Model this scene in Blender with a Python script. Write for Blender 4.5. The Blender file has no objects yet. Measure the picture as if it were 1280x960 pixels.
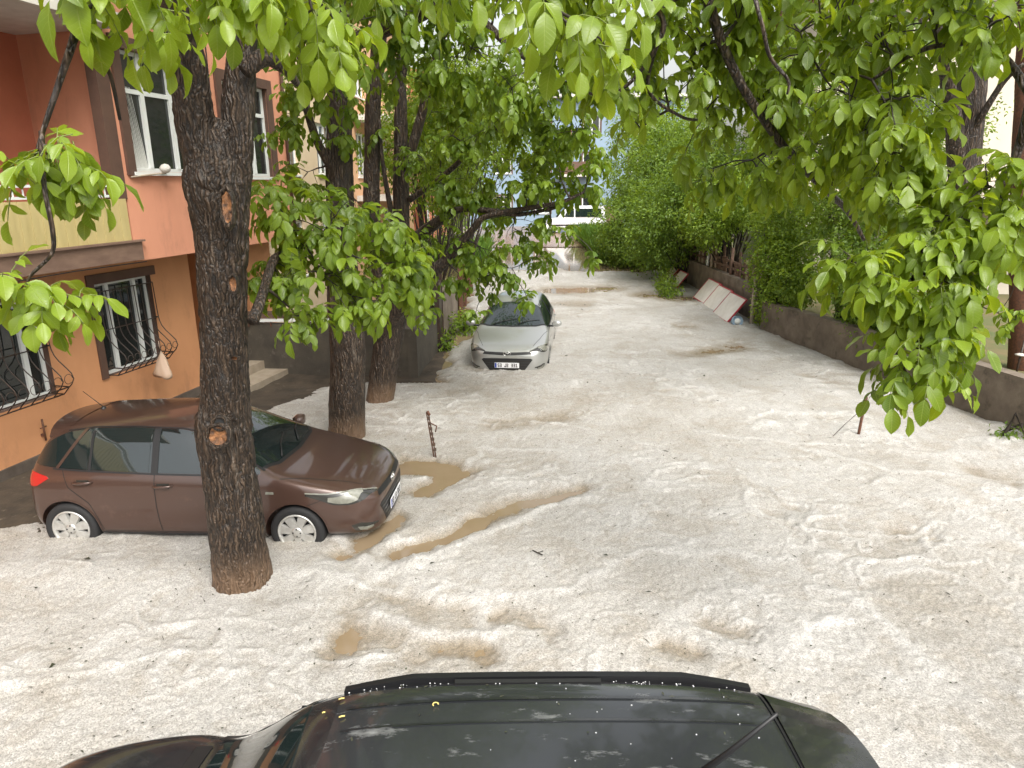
import bpy, bmesh, math, random
import numpy as np
from mathutils import Vector, Matrix, noise
from mathutils.bvhtree import BVHTree

random.seed(7)
rng = np.random.default_rng(11)
R = math.radians
sc = bpy.context.scene
col = sc.collection

# ------------------------------------------------------------------ camera
F, PITCH, H, ROLL = 880.0, R(15.9), 3.8, R(0.5)


def ray(px, py):
    u, v = (px - 640) / F, (py - 480) / F
    c, s = math.cos(ROLL), math.sin(ROLL)
    u, v = c * u - s * v, s * u + c * v
    return Vector((u, math.cos(PITCH) - v * math.sin(PITCH), -math.sin(PITCH) - v * math.cos(PITCH)))


def gp(px, py, z=0.0):                      # point at height z
    d = ray(px, py)
    return Vector((0, 0, H)) + d * ((z - H) / d.z)


def aty(px, py, Y):                         # point on the vertical plane at distance Y
    d = ray(px, py)
    return Vector((0, 0, H)) + d * (Y / d.y)


cam_d = bpy.data.cameras.new('camera')
cam = bpy.data.objects.new('camera', cam_d)
col.objects.link(cam)
cam_d.sensor_width = 36
cam_d.lens = F / 1280 * 36
cam_d.clip_start, cam_d.clip_end = 0.05, 2000
cam.matrix_world = Matrix.Translation((0, 0, H)) @ Matrix.Rotation(math.pi / 2 - PITCH, 4, 'X') @ Matrix.Rotation(-ROLL, 4, 'Z')
sc.camera = cam

# ------------------------------------------------------------------ light
w = bpy.data.worlds.new('World')
sc.world = w
w.use_nodes = True
nt = w.node_tree
sky = nt.nodes.new('ShaderNodeTexSky')
sky.sky_type = 'NISHITA'
sky.sun_disc = False
SUN_EL, SUN_AZ = R(52), R(152)
sky.sun_elevation = SUN_EL
sky.sun_rotation = SUN_AZ
sky.dust_density = 6
sky.air_density = 1.6
hs = nt.nodes.new('ShaderNodeHueSaturation')
hs.inputs['Saturation'].default_value = 0.22
hs.inputs['Value'].default_value = 1.0
nt.links.new(sky.outputs[0], hs.inputs['Color'])
nt.links.new(hs.outputs[0], nt.nodes['Background'].inputs['Color'])
nt.nodes['Background'].inputs['Strength'].default_value = 0.15
sd = bpy.data.lights.new('sun', 'SUN')
sd.energy = 1.3
sd.angle = R(35)
sd.color = (1, 0.95, 0.87)
sun = bpy.data.objects.new('sun', sd)
col.objects.link(sun)
S = Vector((math.sin(SUN_AZ) * math.cos(SUN_EL), math.cos(SUN_AZ) * math.cos(SUN_EL), math.sin(SUN_EL)))
sun.rotation_euler = S.to_track_quat('Z', 'Y').to_euler()
sun.location = (0, -10, 30)
sc.view_settings.view_transform = 'Standard'
sc.view_settings.look = 'None'
sc.view_settings.exposure = 1.07
sc.view_settings.gamma = 1
try:
    sc.cycles.max_bounces = 8
    sc.cycles.transparent_max_bounces = 6
    sc.cycles.use_denoising = True
except Exception:
    pass


# ------------------------------------------------------------------ materials
def mat(name, base, rough=0.6, metallic=0.0, spec=0.5, var=None, vscale=3.0, bump=0.0, bscale=40.0, coat=0.0, stretch=None, detail=6, grime=None):
    m = bpy.data.materials.new(name)
    m.use_nodes = True
    t = m.node_tree
    p = t.nodes['Principled BSDF']
    p.inputs['Base Color'].default_value = (*base, 1)
    p.inputs['Roughness'].default_value = rough
    p.inputs['Metallic'].default_value = metallic
    p.inputs['Specular IOR Level'].default_value = spec
    p.inputs['Coat Weight'].default_value = coat
    p.inputs['Coat Roughness'].default_value = 0.06
    if var or bump or grime:
        tc = t.nodes.new('ShaderNodeTexCoord')
        mp = t.nodes.new('ShaderNodeMapping')
        if stretch:
            mp.inputs['Scale'].default_value = stretch
        t.links.new(tc.outputs['Object'], mp.inputs['Vector'])
    last = None
    if var:
        n = t.nodes.new('ShaderNodeTexNoise')
        n.inputs['Scale'].default_value = vscale
        n.inputs['Detail'].default_value = detail
        n.inputs['Roughness'].default_value = 0.62
        t.links.new(mp.outputs[0], n.inputs['Vector'])
        r = t.nodes.new('ShaderNodeValToRGB')
        r.color_ramp.elements[0].position = 0.32
        r.color_ramp.elements[1].position = 0.68
        r.color_ramp.elements[0].color = (*var, 1)
        r.color_ramp.elements[1].color = (*base, 1)
        t.links.new(n.outputs['Fac'], r.inputs['Fac'])
        t.links.new(r.outputs[0], p.inputs['Base Color'])
        last = r.outputs[0]
    if grime:                                    # (colour, scale, lo, hi) stains of their own shape
        n = t.nodes.new('ShaderNodeTexNoise')
        n.inputs['Scale'].default_value = grime[1]
        n.inputs['Detail'].default_value = 9
        n.inputs['Roughness'].default_value = 0.7
        t.links.new(mp.outputs[0], n.inputs['Vector'])
        mr = t.nodes.new('ShaderNodeMapRange')
        mr.inputs['From Min'].default_value = grime[2]
        mr.inputs['From Max'].default_value = grime[3]
        t.links.new(n.outputs['Fac'], mr.inputs['Value'])
        mx = t.nodes.new('ShaderNodeMix')
        mx.data_type = 'RGBA'
        t.links.new(mr.outputs[0], mx.inputs['Factor'])
        if last:
            t.links.new(last, mx.inputs['A'])
        else:
            mx.inputs['A'].default_value = (*base, 1)
        mx.inputs['B'].default_value = (*grime[0], 1)
        t.links.new(mx.outputs['Result'], p.inputs['Base Color'])
        if len(grime) > 4:
            m2 = t.nodes.new('ShaderNodeMapRange')
            m2.inputs['To Min'].default_value = rough
            m2.inputs['To Max'].default_value = grime[4]
            t.links.new(mr.outputs[0], m2.inputs['Value'])
            t.links.new(m2.outputs[0], p.inputs['Roughness'])
    if bump:
        n = t.nodes.new('ShaderNodeTexNoise')
        n.inputs['Scale'].default_value = bscale
        n.inputs['Detail'].default_value = 5
        t.links.new(mp.outputs[0], n.inputs['Vector'])
        b = t.nodes.new('ShaderNodeBump')
        b.inputs['Strength'].default_value = bump
        b.inputs['Distance'].default_value = 0.01
        t.links.new(n.outputs['Fac'], b.inputs['Height'])
        t.links.new(b.outputs[0], p.inputs['Normal'])
    return m


def leaf_mat(name, dark, light, rough=0.35, trans=0.45, veins=False):
    m = bpy.data.materials.new(name)
    m.use_nodes = True
    t = m.node_tree
    p = t.nodes['Principled BSDF']
    a = t.nodes.new('ShaderNodeAttribute')
    a.attribute_name = 'tint'
    r = t.nodes.new('ShaderNodeValToRGB')
    r.color_ramp.elements[0].color = (*dark, 1)
    r.color_ramp.elements[1].color = (*light, 1)
    t.links.new(a.outputs['Fac'], r.inputs['Fac'])
    base = r.outputs[0]
    if veins:
        def math_(op, x, y=None, z=None):
            n = t.nodes.new('ShaderNodeMath')
            n.operation = op
            for i, v in enumerate((x, y, z)):
                if v is None:
                    continue
                if isinstance(v, (int, float)):
                    n.inputs[i].default_value = v
                else:
                    t.links.new(v, n.inputs[i])
            return n.outputs[0]
        aa, ac = t.nodes.new('ShaderNodeAttribute'), t.nodes.new('ShaderNodeAttribute')
        aa.attribute_name, ac.attribute_name = 'la', 'lc'
        c = math_('ABSOLUTE', ac.outputs['Fac'])
        mid = math_('SUBTRACT', 1.0, math_('MULTIPLY', c, 14.0))
        mid = math_('MAXIMUM', mid, 0.0)
        w_ = math_('SINE', math_('MULTIPLY', math_('SUBTRACT', aa.outputs['Fac'], math_('MULTIPLY', c, 0.22)), 58.0))
        w_ = math_('MAXIMUM', math_('MULTIPLY_ADD', w_, 6.0, -5.1), 0.0)
        vein = math_('MINIMUM', math_('ADD', mid, math_('MULTIPLY', w_, 0.5)), 1.0)
        vm = t.nodes.new('ShaderNodeMix')
        vm.data_type = 'RGBA'
        t.links.new(math_('MULTIPLY', vein, 0.55), vm.inputs['Factor'])
        t.links.new(base, vm.inputs['A'])
        vm.inputs['B'].default_value = (0.34, 0.44, 0.12, 1)
        base = vm.outputs['Result']
        bp = t.nodes.new('ShaderNodeBump')
        bp.invert = True
        bp.inputs['Strength'].default_value = 0.35
        bp.inputs['Distance'].default_value = 0.004
        t.links.new(vein, bp.inputs['Height'])
        t.links.new(bp.outputs[0], p.inputs['Normal'])
    t.links.new(base, p.inputs['Base Color'])
    p.inputs['Roughness'].default_value = rough
    p.inputs['Specular IOR Level'].default_value = 0.5
    tr = t.nodes.new('ShaderNodeBsdfTranslucent')
    g = t.nodes.new('ShaderNodeMix')
    g.data_type = 'RGBA'
    g.blend_type = 'MULTIPLY'
    g.inputs['Factor'].default_value = 1
    t.links.new(base, g.inputs['A'])
    g.inputs['B'].default_value = (1.7, 1.45, 0.5, 1)
    t.links.new(g.outputs['Result'], tr.inputs['Color'])
    mx = t.nodes.new('ShaderNodeMixShader')
    mx.inputs[0].default_value = trans
    t.links.new(p.outputs[0], mx.inputs[1])
    t.links.new(tr.outputs[0], mx.inputs[2])
    t.links.new(mx.outputs[0], t.nodes['Material Output'].inputs['Surface'])
    return m


def bark_material():
    m = bpy.data.materials.new('bark')
    m.use_nodes = True
    t = m.node_tree
    L = t.links.new
    p = t.nodes['Principled BSDF']
    g = t.nodes.new('ShaderNodeNewGeometry')
    mp = t.nodes.new('ShaderNodeMapping')
    mp.inputs['Scale'].default_value = (1, 1, 0.085)
    L(g.outputs['Position'], mp.inputs['Vector'])
    ds = t.nodes.new('ShaderNodeTexNoise')
    ds.inputs['Scale'].default_value = 7
    ds.inputs['Detail'].default_value = 3
    L(g.outputs['Position'], ds.inputs['Vector'])
    ma = t.nodes.new('ShaderNodeVectorMath')
    ma.operation = 'MULTIPLY_ADD'
    ma.inputs[1].default_value = (0.10, 0.10, 0.02)
    L(ds.outputs['Color'], ma.inputs[0])
    L(mp.outputs[0], ma.inputs[2])
    vo = t.nodes.new('ShaderNodeTexVoronoi')
    vo.feature = 'DISTANCE_TO_EDGE'
    vo.inputs['Scale'].default_value = 30
    L(ma.outputs[0], vo.inputs['Vector'])
    n = t.nodes.new('ShaderNodeTexNoise')
    n.inputs['Scale'].default_value = 60
    n.inputs['Detail'].default_value = 7
    L(mp.outputs[0], n.inputs['Vector'])
    a = t.nodes.new('ShaderNodeMath')
    a.operation = 'MULTIPLY_ADD'
    a.inputs[1].default_value = 0.35
    L(n.outputs['Fac'], a.inputs[0])
    L(vo.outputs['Distance'], a.inputs[2])
    cr = t.nodes.new('ShaderNodeValToRGB')
    e = cr.color_ramp.elements
    e[0].position, e[0].color = 0.15, (0.006, 0.0045, 0.0035, 1)
    e[1].position, e[1].color = 0.62, (0.105, 0.072, 0.048, 1)
    k = e.new(0.32)
    k.color = (0.042, 0.027, 0.017, 1)
    L(a.outputs[0], cr.inputs['Fac'])
    # pale streaks: wet-gloss highlights painted into the bark colour
    n2 = t.nodes.new('ShaderNodeTexNoise')
    n2.inputs['Scale'].default_value = 11
    n2.inputs['Detail'].default_value = 10
    n2.inputs['Roughness'].default_value = 0.75
    L(mp.outputs[0], n2.inputs['Vector'])
    mr = t.nodes.new('ShaderNodeMapRange')
    mr.inputs['From Min'].default_value = 0.585
    mr.inputs['From Max'].default_value = 0.68
    mr.inputs['To Max'].default_value = 0.7
    L(n2.outputs['Fac'], mr.inputs['Value'])
    mx = t.nodes.new('ShaderNodeMix')
    mx.data_type = 'RGBA'
    L(mr.outputs[0], mx.inputs['Factor'])
    L(cr.outputs[0], mx.inputs['A'])
    mx.inputs['B'].default_value = (0.23, 0.19, 0.15, 1)
    # mud splashed round the foot
    sp = t.nodes.new('ShaderNodeSeparateXYZ')
    L(g.outputs['Position'], sp.inputs[0])
    z = t.nodes.new('ShaderNodeMath')
    z.operation = 'MULTIPLY_ADD'
    z.inputs[1].default_value = 0.35
    L(n.outputs['Fac'], z.inputs[0])
    L(sp.outputs['Z'], z.inputs[2])
    m2 = t.nodes.new('ShaderNodeMapRange')
    m2.inputs['From Min'].default_value = 0.62
    m2.inputs['From Max'].default_value = 0.30
    m2.inputs['To Max'].default_value = 0.75
    L(z.outputs[0], m2.inputs['Value'])
    mu = t.nodes.new('ShaderNodeMix')
    mu.data_type = 'RGBA'
    L(m2.outputs[0], mu.inputs['Factor'])
    L(mx.outputs['Result'], mu.inputs['A'])
    mu.inputs['B'].default_value = (0.17, 0.105, 0.062, 1)
    L(mu.outputs['Result'], p.inputs['Base Color'])
    p.inputs['Roughness'].default_value = 0.5
    b = t.nodes.new('ShaderNodeBump')
    b.inputs['Strength'].default_value = 1.0
    b.inputs['Distance'].default_value = 0.035
    L(a.outputs[0], b.inputs['Height'])
    L(b.outputs[0], p.inputs['Normal'])
    return m


M = {}
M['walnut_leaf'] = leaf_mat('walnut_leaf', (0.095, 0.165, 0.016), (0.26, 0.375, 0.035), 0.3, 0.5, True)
M['walnut_leaf_far'] = leaf_mat('walnut_leaf_distant', (0.07, 0.135, 0.014), (0.215, 0.32, 0.03), 0.36, 0.48)  # darker green than the near walnut leaf, without veins
M['shrub_leaf'] = leaf_mat('shrub_leaf', (0.075, 0.145, 0.02), (0.21, 0.325, 0.045), 0.42, 0.45)
M['shrub_leaf_yellow'] = leaf_mat('shrub_leaf_yellow', (0.09, 0.17, 0.018), (0.26, 0.38, 0.045), 0.42, 0.45)
M['grass'] = leaf_mat('grass_blade', (0.07, 0.16, 0.02), (0.18, 0.33, 0.05), 0.5, 0.35)
M['bark'] = bark_material()
M['twig'] = mat('twig_bark', (0.028, 0.020, 0.014), 0.6)
M['scar'] = mat('cut_wood', (0.36, 0.155, 0.055), 0.6, var=(0.022, 0.010, 0.006), vscale=22, bump=0.5, bscale=50)
M['orange_low'] = mat('orange_plaster', (0.60, 0.29, 0.14), 0.85, var=(0.53, 0.25, 0.115), vscale=1.6, bump=0.15, bscale=120, stretch=(1, 1, .45), grime=((0.36, 0.17, 0.085), 1.3, 0.54, 0.74))
M['salmon'] = mat('salmon_plaster', (0.68, 0.31, 0.195), 0.85, var=(0.60, 0.265, 0.165), vscale=1.3, bump=0.12, bscale=120, stretch=(1, 1, .4), grime=((0.46, 0.21, 0.135), 1.9, 0.55, 0.76))
M['red_wall'] = mat('red_plaster', (0.58, 0.205, 0.125), 0.85, var=(0.50, 0.17, 0.10), vscale=1.5, bump=0.1, bscale=120)
M['brown_trim'] = mat('brown_trim_paint', (0.115, 0.062, 0.042), 0.7, var=(0.085, 0.046, 0.033), vscale=4)
M['slab'] = mat('slab_band', (0.22, 0.14, 0.10), 0.8, var=(0.15, 0.09, 0.065), vscale=3, stretch=(1, 1, 3))
M['yellow_panel'] = mat('yellow_panel_paint', (0.55, 0.45, 0.21), 0.6, var=(0.46, 0.37, 0.16), vscale=3, stretch=(1, 1, 0.3))
M['plinth'] = mat('plinth_cement', (0.13, 0.105, 0.085), 0.9, var=(0.06, 0.045, 0.035), vscale=3, bump=0.4, bscale=30)
M['white_pvc'] = mat('white_pvc', (0.72, 0.74, 0.72), 0.35)
M['white_slab'] = mat('white_soffit', (0.62, 0.60, 0.55), 0.8, var=(0.5, 0.47, 0.42), vscale=4)
M['glass'] = mat('window_glass', (0.018, 0.022, 0.022), 0.04, spec=0.9)
M['curtain'] = mat('net_curtain', (0.55, 0.55, 0.52), 0.9)
M['iron'] = mat('wrought_iron', (0.02, 0.016, 0.014), 0.5, var=(0.05, 0.025, 0.014), vscale=14)
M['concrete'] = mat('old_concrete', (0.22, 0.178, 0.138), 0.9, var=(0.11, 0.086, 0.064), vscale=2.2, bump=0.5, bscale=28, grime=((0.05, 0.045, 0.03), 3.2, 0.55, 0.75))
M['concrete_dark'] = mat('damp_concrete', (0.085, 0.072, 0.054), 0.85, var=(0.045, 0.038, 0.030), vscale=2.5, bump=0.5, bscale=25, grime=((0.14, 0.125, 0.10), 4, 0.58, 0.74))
M['step'] = mat('step_stone', (0.36, 0.30, 0.23), 0.8, var=(0.26, 0.21, 0.15), vscale=5, bump=0.2, bscale=40)
M['beige'] = mat('beige_plaster', (0.62, 0.50, 0.34), 0.9, var=(0.54, 0.42, 0.28), vscale=0.8, bump=0.1, bscale=60)
M['peach'] = mat('peach_plaster', (0.62, 0.38, 0.22), 0.9, var=(0.55, 0.33, 0.19), vscale=0.8)
M['blue_wall'] = mat('pale_blue_plaster', (0.25, 0.335, 0.42), 0.9, var=(0.21, 0.29, 0.37), vscale=0.5)
M['pale_wall'] = mat('pale_render', (0.66, 0.60, 0.50), 0.9, var=(0.52, 0.47, 0.40), vscale=0.9, stretch=(1, 1, 0.35))
M['roof_tile'] = mat('clay_tile', (0.32, 0.11, 0.06), 0.8, var=(0.22, 0.07, 0.04), vscale=6)
M['rust'] = mat('rusty_steel', (0.16, 0.062, 0.03), 0.75, var=(0.06, 0.03, 0.02), vscale=25, bump=0.4, bscale=80)
M['stake_steel'] = mat('stained_steel', (0.10, 0.06, 0.04), 0.7, var=(0.05, 0.035, 0.028), vscale=30)
M['wood'] = mat('weathered_wood', (0.17, 0.10, 0.07), 0.85, var=(0.08, 0.05, 0.035), vscale=6, stretch=(1, 1, 4), bump=0.3, bscale=30)
M['wood_pale'] = mat('pale_wood', (0.42, 0.36, 0.28), 0.85, var=(0.3, 0.24, 0.18), vscale=7)
M['board_white'] = mat('board_face', (0.74, 0.71, 0.66), 0.45, var=(0.60, 0.56, 0.50), vscale=3)
M['board_red'] = mat('board_edge', (0.36, 0.03, 0.045), 0.5)
M['black_plastic'] = mat('black_plastic', (0.012, 0.012, 0.013), 0.45)
M['rail_black'] = mat('satin_black', (0.008, 0.008, 0.009), 0.38)
M['rubber'] = mat('rubber', (0.016, 0.016, 0.017), 0.75, bump=0.2, bscale=60)
M['car_glass'] = mat('car_glass', (0.010, 0.017, 0.017), 0.03, spec=0.8, coat=0.5)
M['rim'] = mat('rim_silver', (0.62, 0.62, 0.60), 0.35, metallic=0.55, var=(0.45, 0.44, 0.41), vscale=12)
M['chrome'] = mat('chrome', (0.75, 0.75, 0.74), 0.15, metallic=1)
M['lamp_glass'] = mat('headlamp_lens', (0.27, 0.27, 0.23), 0.12, coat=0.6, var=(0.15, 0.15, 0.125), vscale=9)
M['lamp_dark'] = mat('headlamp_housing', (0.035, 0.034, 0.03), 0.2, coat=0.5)
M['red_lamp'] = mat('red_lens', (0.42, 0.012, 0.014), 0.15, coat=0.6)
M['plate'] = mat('plate_white', (0.78, 0.78, 0.80), 0.4)
M['plate_blue'] = mat('plate_blue', (0.02, 0.06, 0.35), 0.4)
M['ink'] = mat('plate_ink', (0.012, 0.012, 0.012), 0.5)
M['brown_paint'] = mat('brown_car_paint', (0.082, 0.046, 0.035), 0.30, metallic=0.35, coat=0.8, grime=((0.14, 0.085, 0.06), 2.5, 0.58, 0.8, 0.5))
M['silver_paint'] = mat('silver_car_paint', (0.40, 0.405, 0.39), 0.30, metallic=0.55, coat=0.7, grime=((0.35, 0.32, 0.27), 2.2, 0.55, 0.8, 0.5))
M['black_paint'] = mat('black_car_paint', (0.016, 0.017, 0.019), 0.22, metallic=0.1, coat=0.7, grime=((0.05, 0.05, 0.048), 1.8, 0.50, 0.75, 0.45))
M['black_roof'] = mat('wet_dusty_roof', (0.022, 0.024, 0.026), 0.20, coat=0.6, grime=((0.20, 0.205, 0.20), 4.2, 0.575, 0.70, 0.55), stretch=(0.6, 1.6, 1))
M['white_paint'] = mat('white_van_paint', (0.75, 0.76, 0.77), 0.3, coat=0.5)
M['bag'] = mat('plastic_bag_film', (0.46, 0.33, 0.24), 0.35)
M['stem'] = mat('leaf_stalk', (0.16, 0.20, 0.05), 0.5)
M['litter'] = mat('torn_leaf', (0.035, 0.045, 0.016), 0.7, var=(0.03, 0.02, 0.012), vscale=2)
M['green_glass'] = mat('green_bits', (0.05, 0.26, 0.06), 0.3)
M['pellet'] = mat('ice_pellet', (0.62, 0.63, 0.63), 0.3)
M['petal'] = mat('yellow_petal', (0.62, 0.50, 0.16), 0.6)


# ------------------------------------------------------------------ mesh helpers
class MB:
    def __init__(s):
        s.v, s.f, s.m, s.mats, s.smooth = [], [], [], [], []

    def mi(s, m):
        if m not in s.mats:
            s.mats.append(m)
        return s.mats.index(m)

    def add(s, vs, fs, m, smooth=False):
        o, k = len(s.v), s.mi(m)
        s.v += [tuple(x) for x in vs]
        for f in fs:
            s.f.append(tuple(o + i for i in f))
            s.m.append(k)
            s.smooth.append(smooth)

    def quad(s, a, b, c, d, m):
        s.add([a, b, c, d], [(0, 1, 2, 3)], m)

    def box(s, lo, hi, m, X=None):
        x0, y0, z0 = lo
        x1, y1, z1 = hi
        vs = [(x0, y0, z0), (x1, y0, z0), (x1, y1, z0), (x0, y1, z0), (x0, y0, z1), (x1, y0, z1), (x1, y1, z1), (x0, y1, z1)]
        if X is not None:
            vs = [X @ Vector(v) for v in vs]
        s.add(vs, [(0, 3, 2, 1), (4, 5, 6, 7), (0, 1, 5, 4), (1, 2, 6, 5), (2, 3, 7, 6), (3, 0, 4, 7)], m)

    def tube(s, pts, rad, m, n=8, cap=True):
        pts = [Vector(p) for p in pts]
        if not hasattr(rad, '__len__'):
            rad = [rad] * len(pts)
        vs, fs = [], []
        up = Vector((0.13, 0.21, 0.97))
        prev = None
        for i, p in enumerate(pts):
            d = (pts[min(i + 1, len(pts) - 1)] - pts[max(i - 1, 0)])
            d = d.normalized() if d.length > 1e-9 else Vector((0, 0, 1))
            a = (prev - d * prev.dot(d)) if prev is not None else up.cross(d)
            if a.length < 1e-4:
                a = Vector((1, 0, 0)).cross(d)
            a.normalize()
            prev = a
            b = d.cross(a)
            for k in range(n):
                t = 2 * math.pi * k / n
                vs.append(p + (a * math.cos(t) + b * math.sin(t)) * rad[i])
        for i in range(len(pts) - 1):
            for k in range(n):
                k2 = (k + 1) % n
                fs.append((i * n + k, i * n + k2, (i + 1) * n + k2, (i + 1) * n + k))
        if cap:
            fs.append(tuple(range(n))[::-1])
            fs.append(tuple(range((len(pts) - 1) * n, len(pts) * n)))
        s.add(vs, fs, m, True)

    def lathe(s, prof, m, n=24, X=None):              # prof (r, h) round local z
        vs, fs = [], []
        for r, h in prof:
            for k in range(n):
                t = 2 * math.pi * k / n
                v = Vector((r * math.cos(t), r * math.sin(t), h))
                vs.append(X @ v if X is not None else v)
        for i in range(len(prof) - 1):
            for k in range(n):
                k2 = (k + 1) % n
                fs.append((i * n + k, i * n + k2, (i + 1) * n + k2, (i + 1) * n + k))
        s.add(vs, fs, m, True)

    def build(s, name, parent=None):
        me = bpy.data.meshes.new(name)
        me.from_pydata(s.v, [], s.f)
        for m in s.mats:
            me.materials.append(m)
        me.polygons.foreach_set('material_index', s.m)
        me.polygons.foreach_set('use_smooth', s.smooth)
        me.update()
        o = bpy.data.objects.new(name, me)
        col.objects.link(o)
        if parent:
            o.parent = parent
        return o


def empty(name, label, cat, loc=(0, 0, 0), rz=0.0, group=None):
    o = bpy.data.objects.new(name, None)
    o.empty_display_size = 0.3
    col.objects.link(o)
    o.location = loc
    o.rotation_euler = (0, 0, rz)
    return tag(o, label, cat, group)


def tag(o, label, cat, group=None):
    o['label'], o['category'] = label, cat
    if group:
        o['group'] = group
    return o


def structure(o, label=None, kind='structure'):
    o['kind'] = kind
    if label:
        o['label'] = label
    return o


def np_mesh(name, V, faces_flat, loop_tot, mats, parent=None, smooth=True, mat_idx=None, tint=None):
    me = bpy.data.meshes.new(name)
    nv = len(V)
    me.vertices.add(nv)
    me.vertices.foreach_set('co', np.asarray(V, dtype=np.float32).ravel())
    nl, nf = len(faces_flat), len(loop_tot)
    me.loops.add(nl)
    me.loops.foreach_set('vertex_index', np.asarray(faces_flat, dtype=np.int32))
    me.polygons.add(nf)
    ls = np.concatenate([[0], np.cumsum(loop_tot)[:-1]]).astype(np.int32)
    me.polygons.foreach_set('loop_start', ls)
    me.polygons.foreach_set('loop_total', np.asarray(loop_tot, dtype=np.int32))
    if mat_idx is not None:
        me.polygons.foreach_set('material_index', np.asarray(mat_idx, dtype=np.int32))
    me.polygons.foreach_set('use_smooth', np.full(nf, smooth))
    for m in mats:
        me.materials.append(m)
    if tint is not None:
        at = me.attributes.new('tint', 'FLOAT', 'POINT')
        at.data.foreach_set('value', np.asarray(tint, dtype=np.float32))
    me.update(calc_edges=True)
    me.validate()
    o = bpy.data.objects.new(name, me)
    col.objects.link(o)
    if parent:
        o.parent = parent
    return o


# ------------------------------------------------------------------ numpy noise
_perm = np.random.default_rng(3).random((512, 512))


def vnoise(x, y):
    xi, yi = np.floor(x).astype(int), np.floor(y).astype(int)
    fx, fy = x - xi, y - yi
    fx, fy = fx * fx * fx * (fx * (fx * 6 - 15) + 10), fy * fy * fy * (fy * (fy * 6 - 15) + 10)
    a, b = _perm[xi % 512, yi % 512], _perm[(xi + 1) % 512, yi % 512]
    c, d = _perm[xi % 512, (yi + 1) % 512], _perm[(xi + 1) % 512, (yi + 1) % 512]
    return (a + (b - a) * fx) * (1 - fy) + (c + (d - c) * fx) * fy


def fbm(x, y, o=4, g=0.5):
    s, a, t = 0, 1, 0
    for k in range(o):
        s = s + a * vnoise(x * 2 ** k + 17.3 * k, y * 2 ** k + 9.1 * k)
        t += a
        a *= g
    return s / t - 0.5


def seg_dist(x, y, pts):
    best = np.full(np.shape(x), 1e9)
    for (ax, ay), (bx, by) in zip(pts[:-1], pts[1:]):
        dx, dy = bx - ax, by - ay
        t = np.clip(((x - ax) * dx + (y - ay) * dy) / (dx * dx + dy * dy + 1e-9), 0, 1)
        best = np.minimum(best, np.hypot(x - ax - t * dx, y - ay - t * dy))
    return best


def sstep(a, b, x):
    t = np.clip((x - a) / (b - a), 0, 1)
    return t * t * (3 - 2 * t)


G2 = lambda *ps: [tuple(gp(*p)[:2]) for p in ps]
# melt channels and brown puddles in the hail: (polyline, half width, depth)
CH = [
    (G2((505, 692), (540, 676), (590, 655)), 0.16, 0.17),
    (G2((590, 655), (650, 630), (720, 610)), 0.17, 0.115),
    (G2((500, 580), (540, 582), (570, 590)), 0.26, 0.17),
    (G2((530, 610), (555, 600)), 0.20, 0.13),
    (G2((330, 738), (368, 733)), 0.20, 0.13),
    (G2((425, 690), (470, 665), (500, 645)), 0.16, 0.13),
    (G2((430, 800), (470, 795), (520, 815)), 0.22, 0.07),
    (G2((470, 735), (520, 760), (610, 770)), 0.2, 0.07),
    (G2((560, 800), (600, 812)), 0.16, 0.09),
    (G2((640, 765), (690, 790)), 0.15, 0.085),
    (G2((440, 760), (415, 825)), 0.16, 0.065),
    (G2((890, 775), (935, 785)), 0.18, 0.08),
    (G2((1120, 668), (1160, 668)), 0.20, 0.055),
    (G2((960, 640), (990, 632)), 0.18, 0.05),
    (G2((830, 800), (870, 812)), 0.16, 0.085),
    (G2((620, 530), (700, 520)), 0.3, 0.06),
    (G2((870, 440), (920, 432)), 0.5, 0.09),
    (G2((560, 425), (582, 418)), 0.32, 0.16),
    (G2((700, 362), (750, 360)), 1.0, 0.13),
    (G2((810, 368), (850, 372)), 0.8, 0.09),
    (G2((690, 378), (720, 380)), 0.6, 0.08),
    (G2((840, 405), (860, 408)), 0.35, 0.09),
    (G2((1010, 470), (1060, 480)), 0.3, 0.07),
    (G2((1230, 590), (1270, 600)), 0.25, 0.07),
]
# low white crests left by the run-off: (polyline, half width, height)
RG = [
    (G2((505, 715), (560, 690), (640, 655), (735, 620)), 0.07, 0.05),
    (G2((400, 640), (470, 720), (520, 705)), 0.08, 0.05),
    (G2((520, 700), (500, 740), (380, 720)), 0.07, 0.03),
    (G2((700, 745), (790, 690), (860, 680)), 0.07, 0.03),
    (G2((820, 690), (900, 690), (1000, 700)), 0.06, 0.025),
    (G2((560, 610), (600, 560), (700, 565)), 0.07, 0.02),
    (G2((1000, 560), (1120, 590), (1280, 600)), 0.07, 0.02),
    (G2((900, 545), (1060, 560)), 0.06, 0.02),
    (G2((1040, 740), (1100, 780), (1160, 840)), 0.10, 0.035),
    (G2((620, 800), (600, 750), (700, 740)), 0.07, 0.03),
    (G2((470, 770), (540, 790), (630, 790)), 0.06, 0.025),
]
WATER_Z, SOIL_Z = -0.055, -0.075


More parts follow.
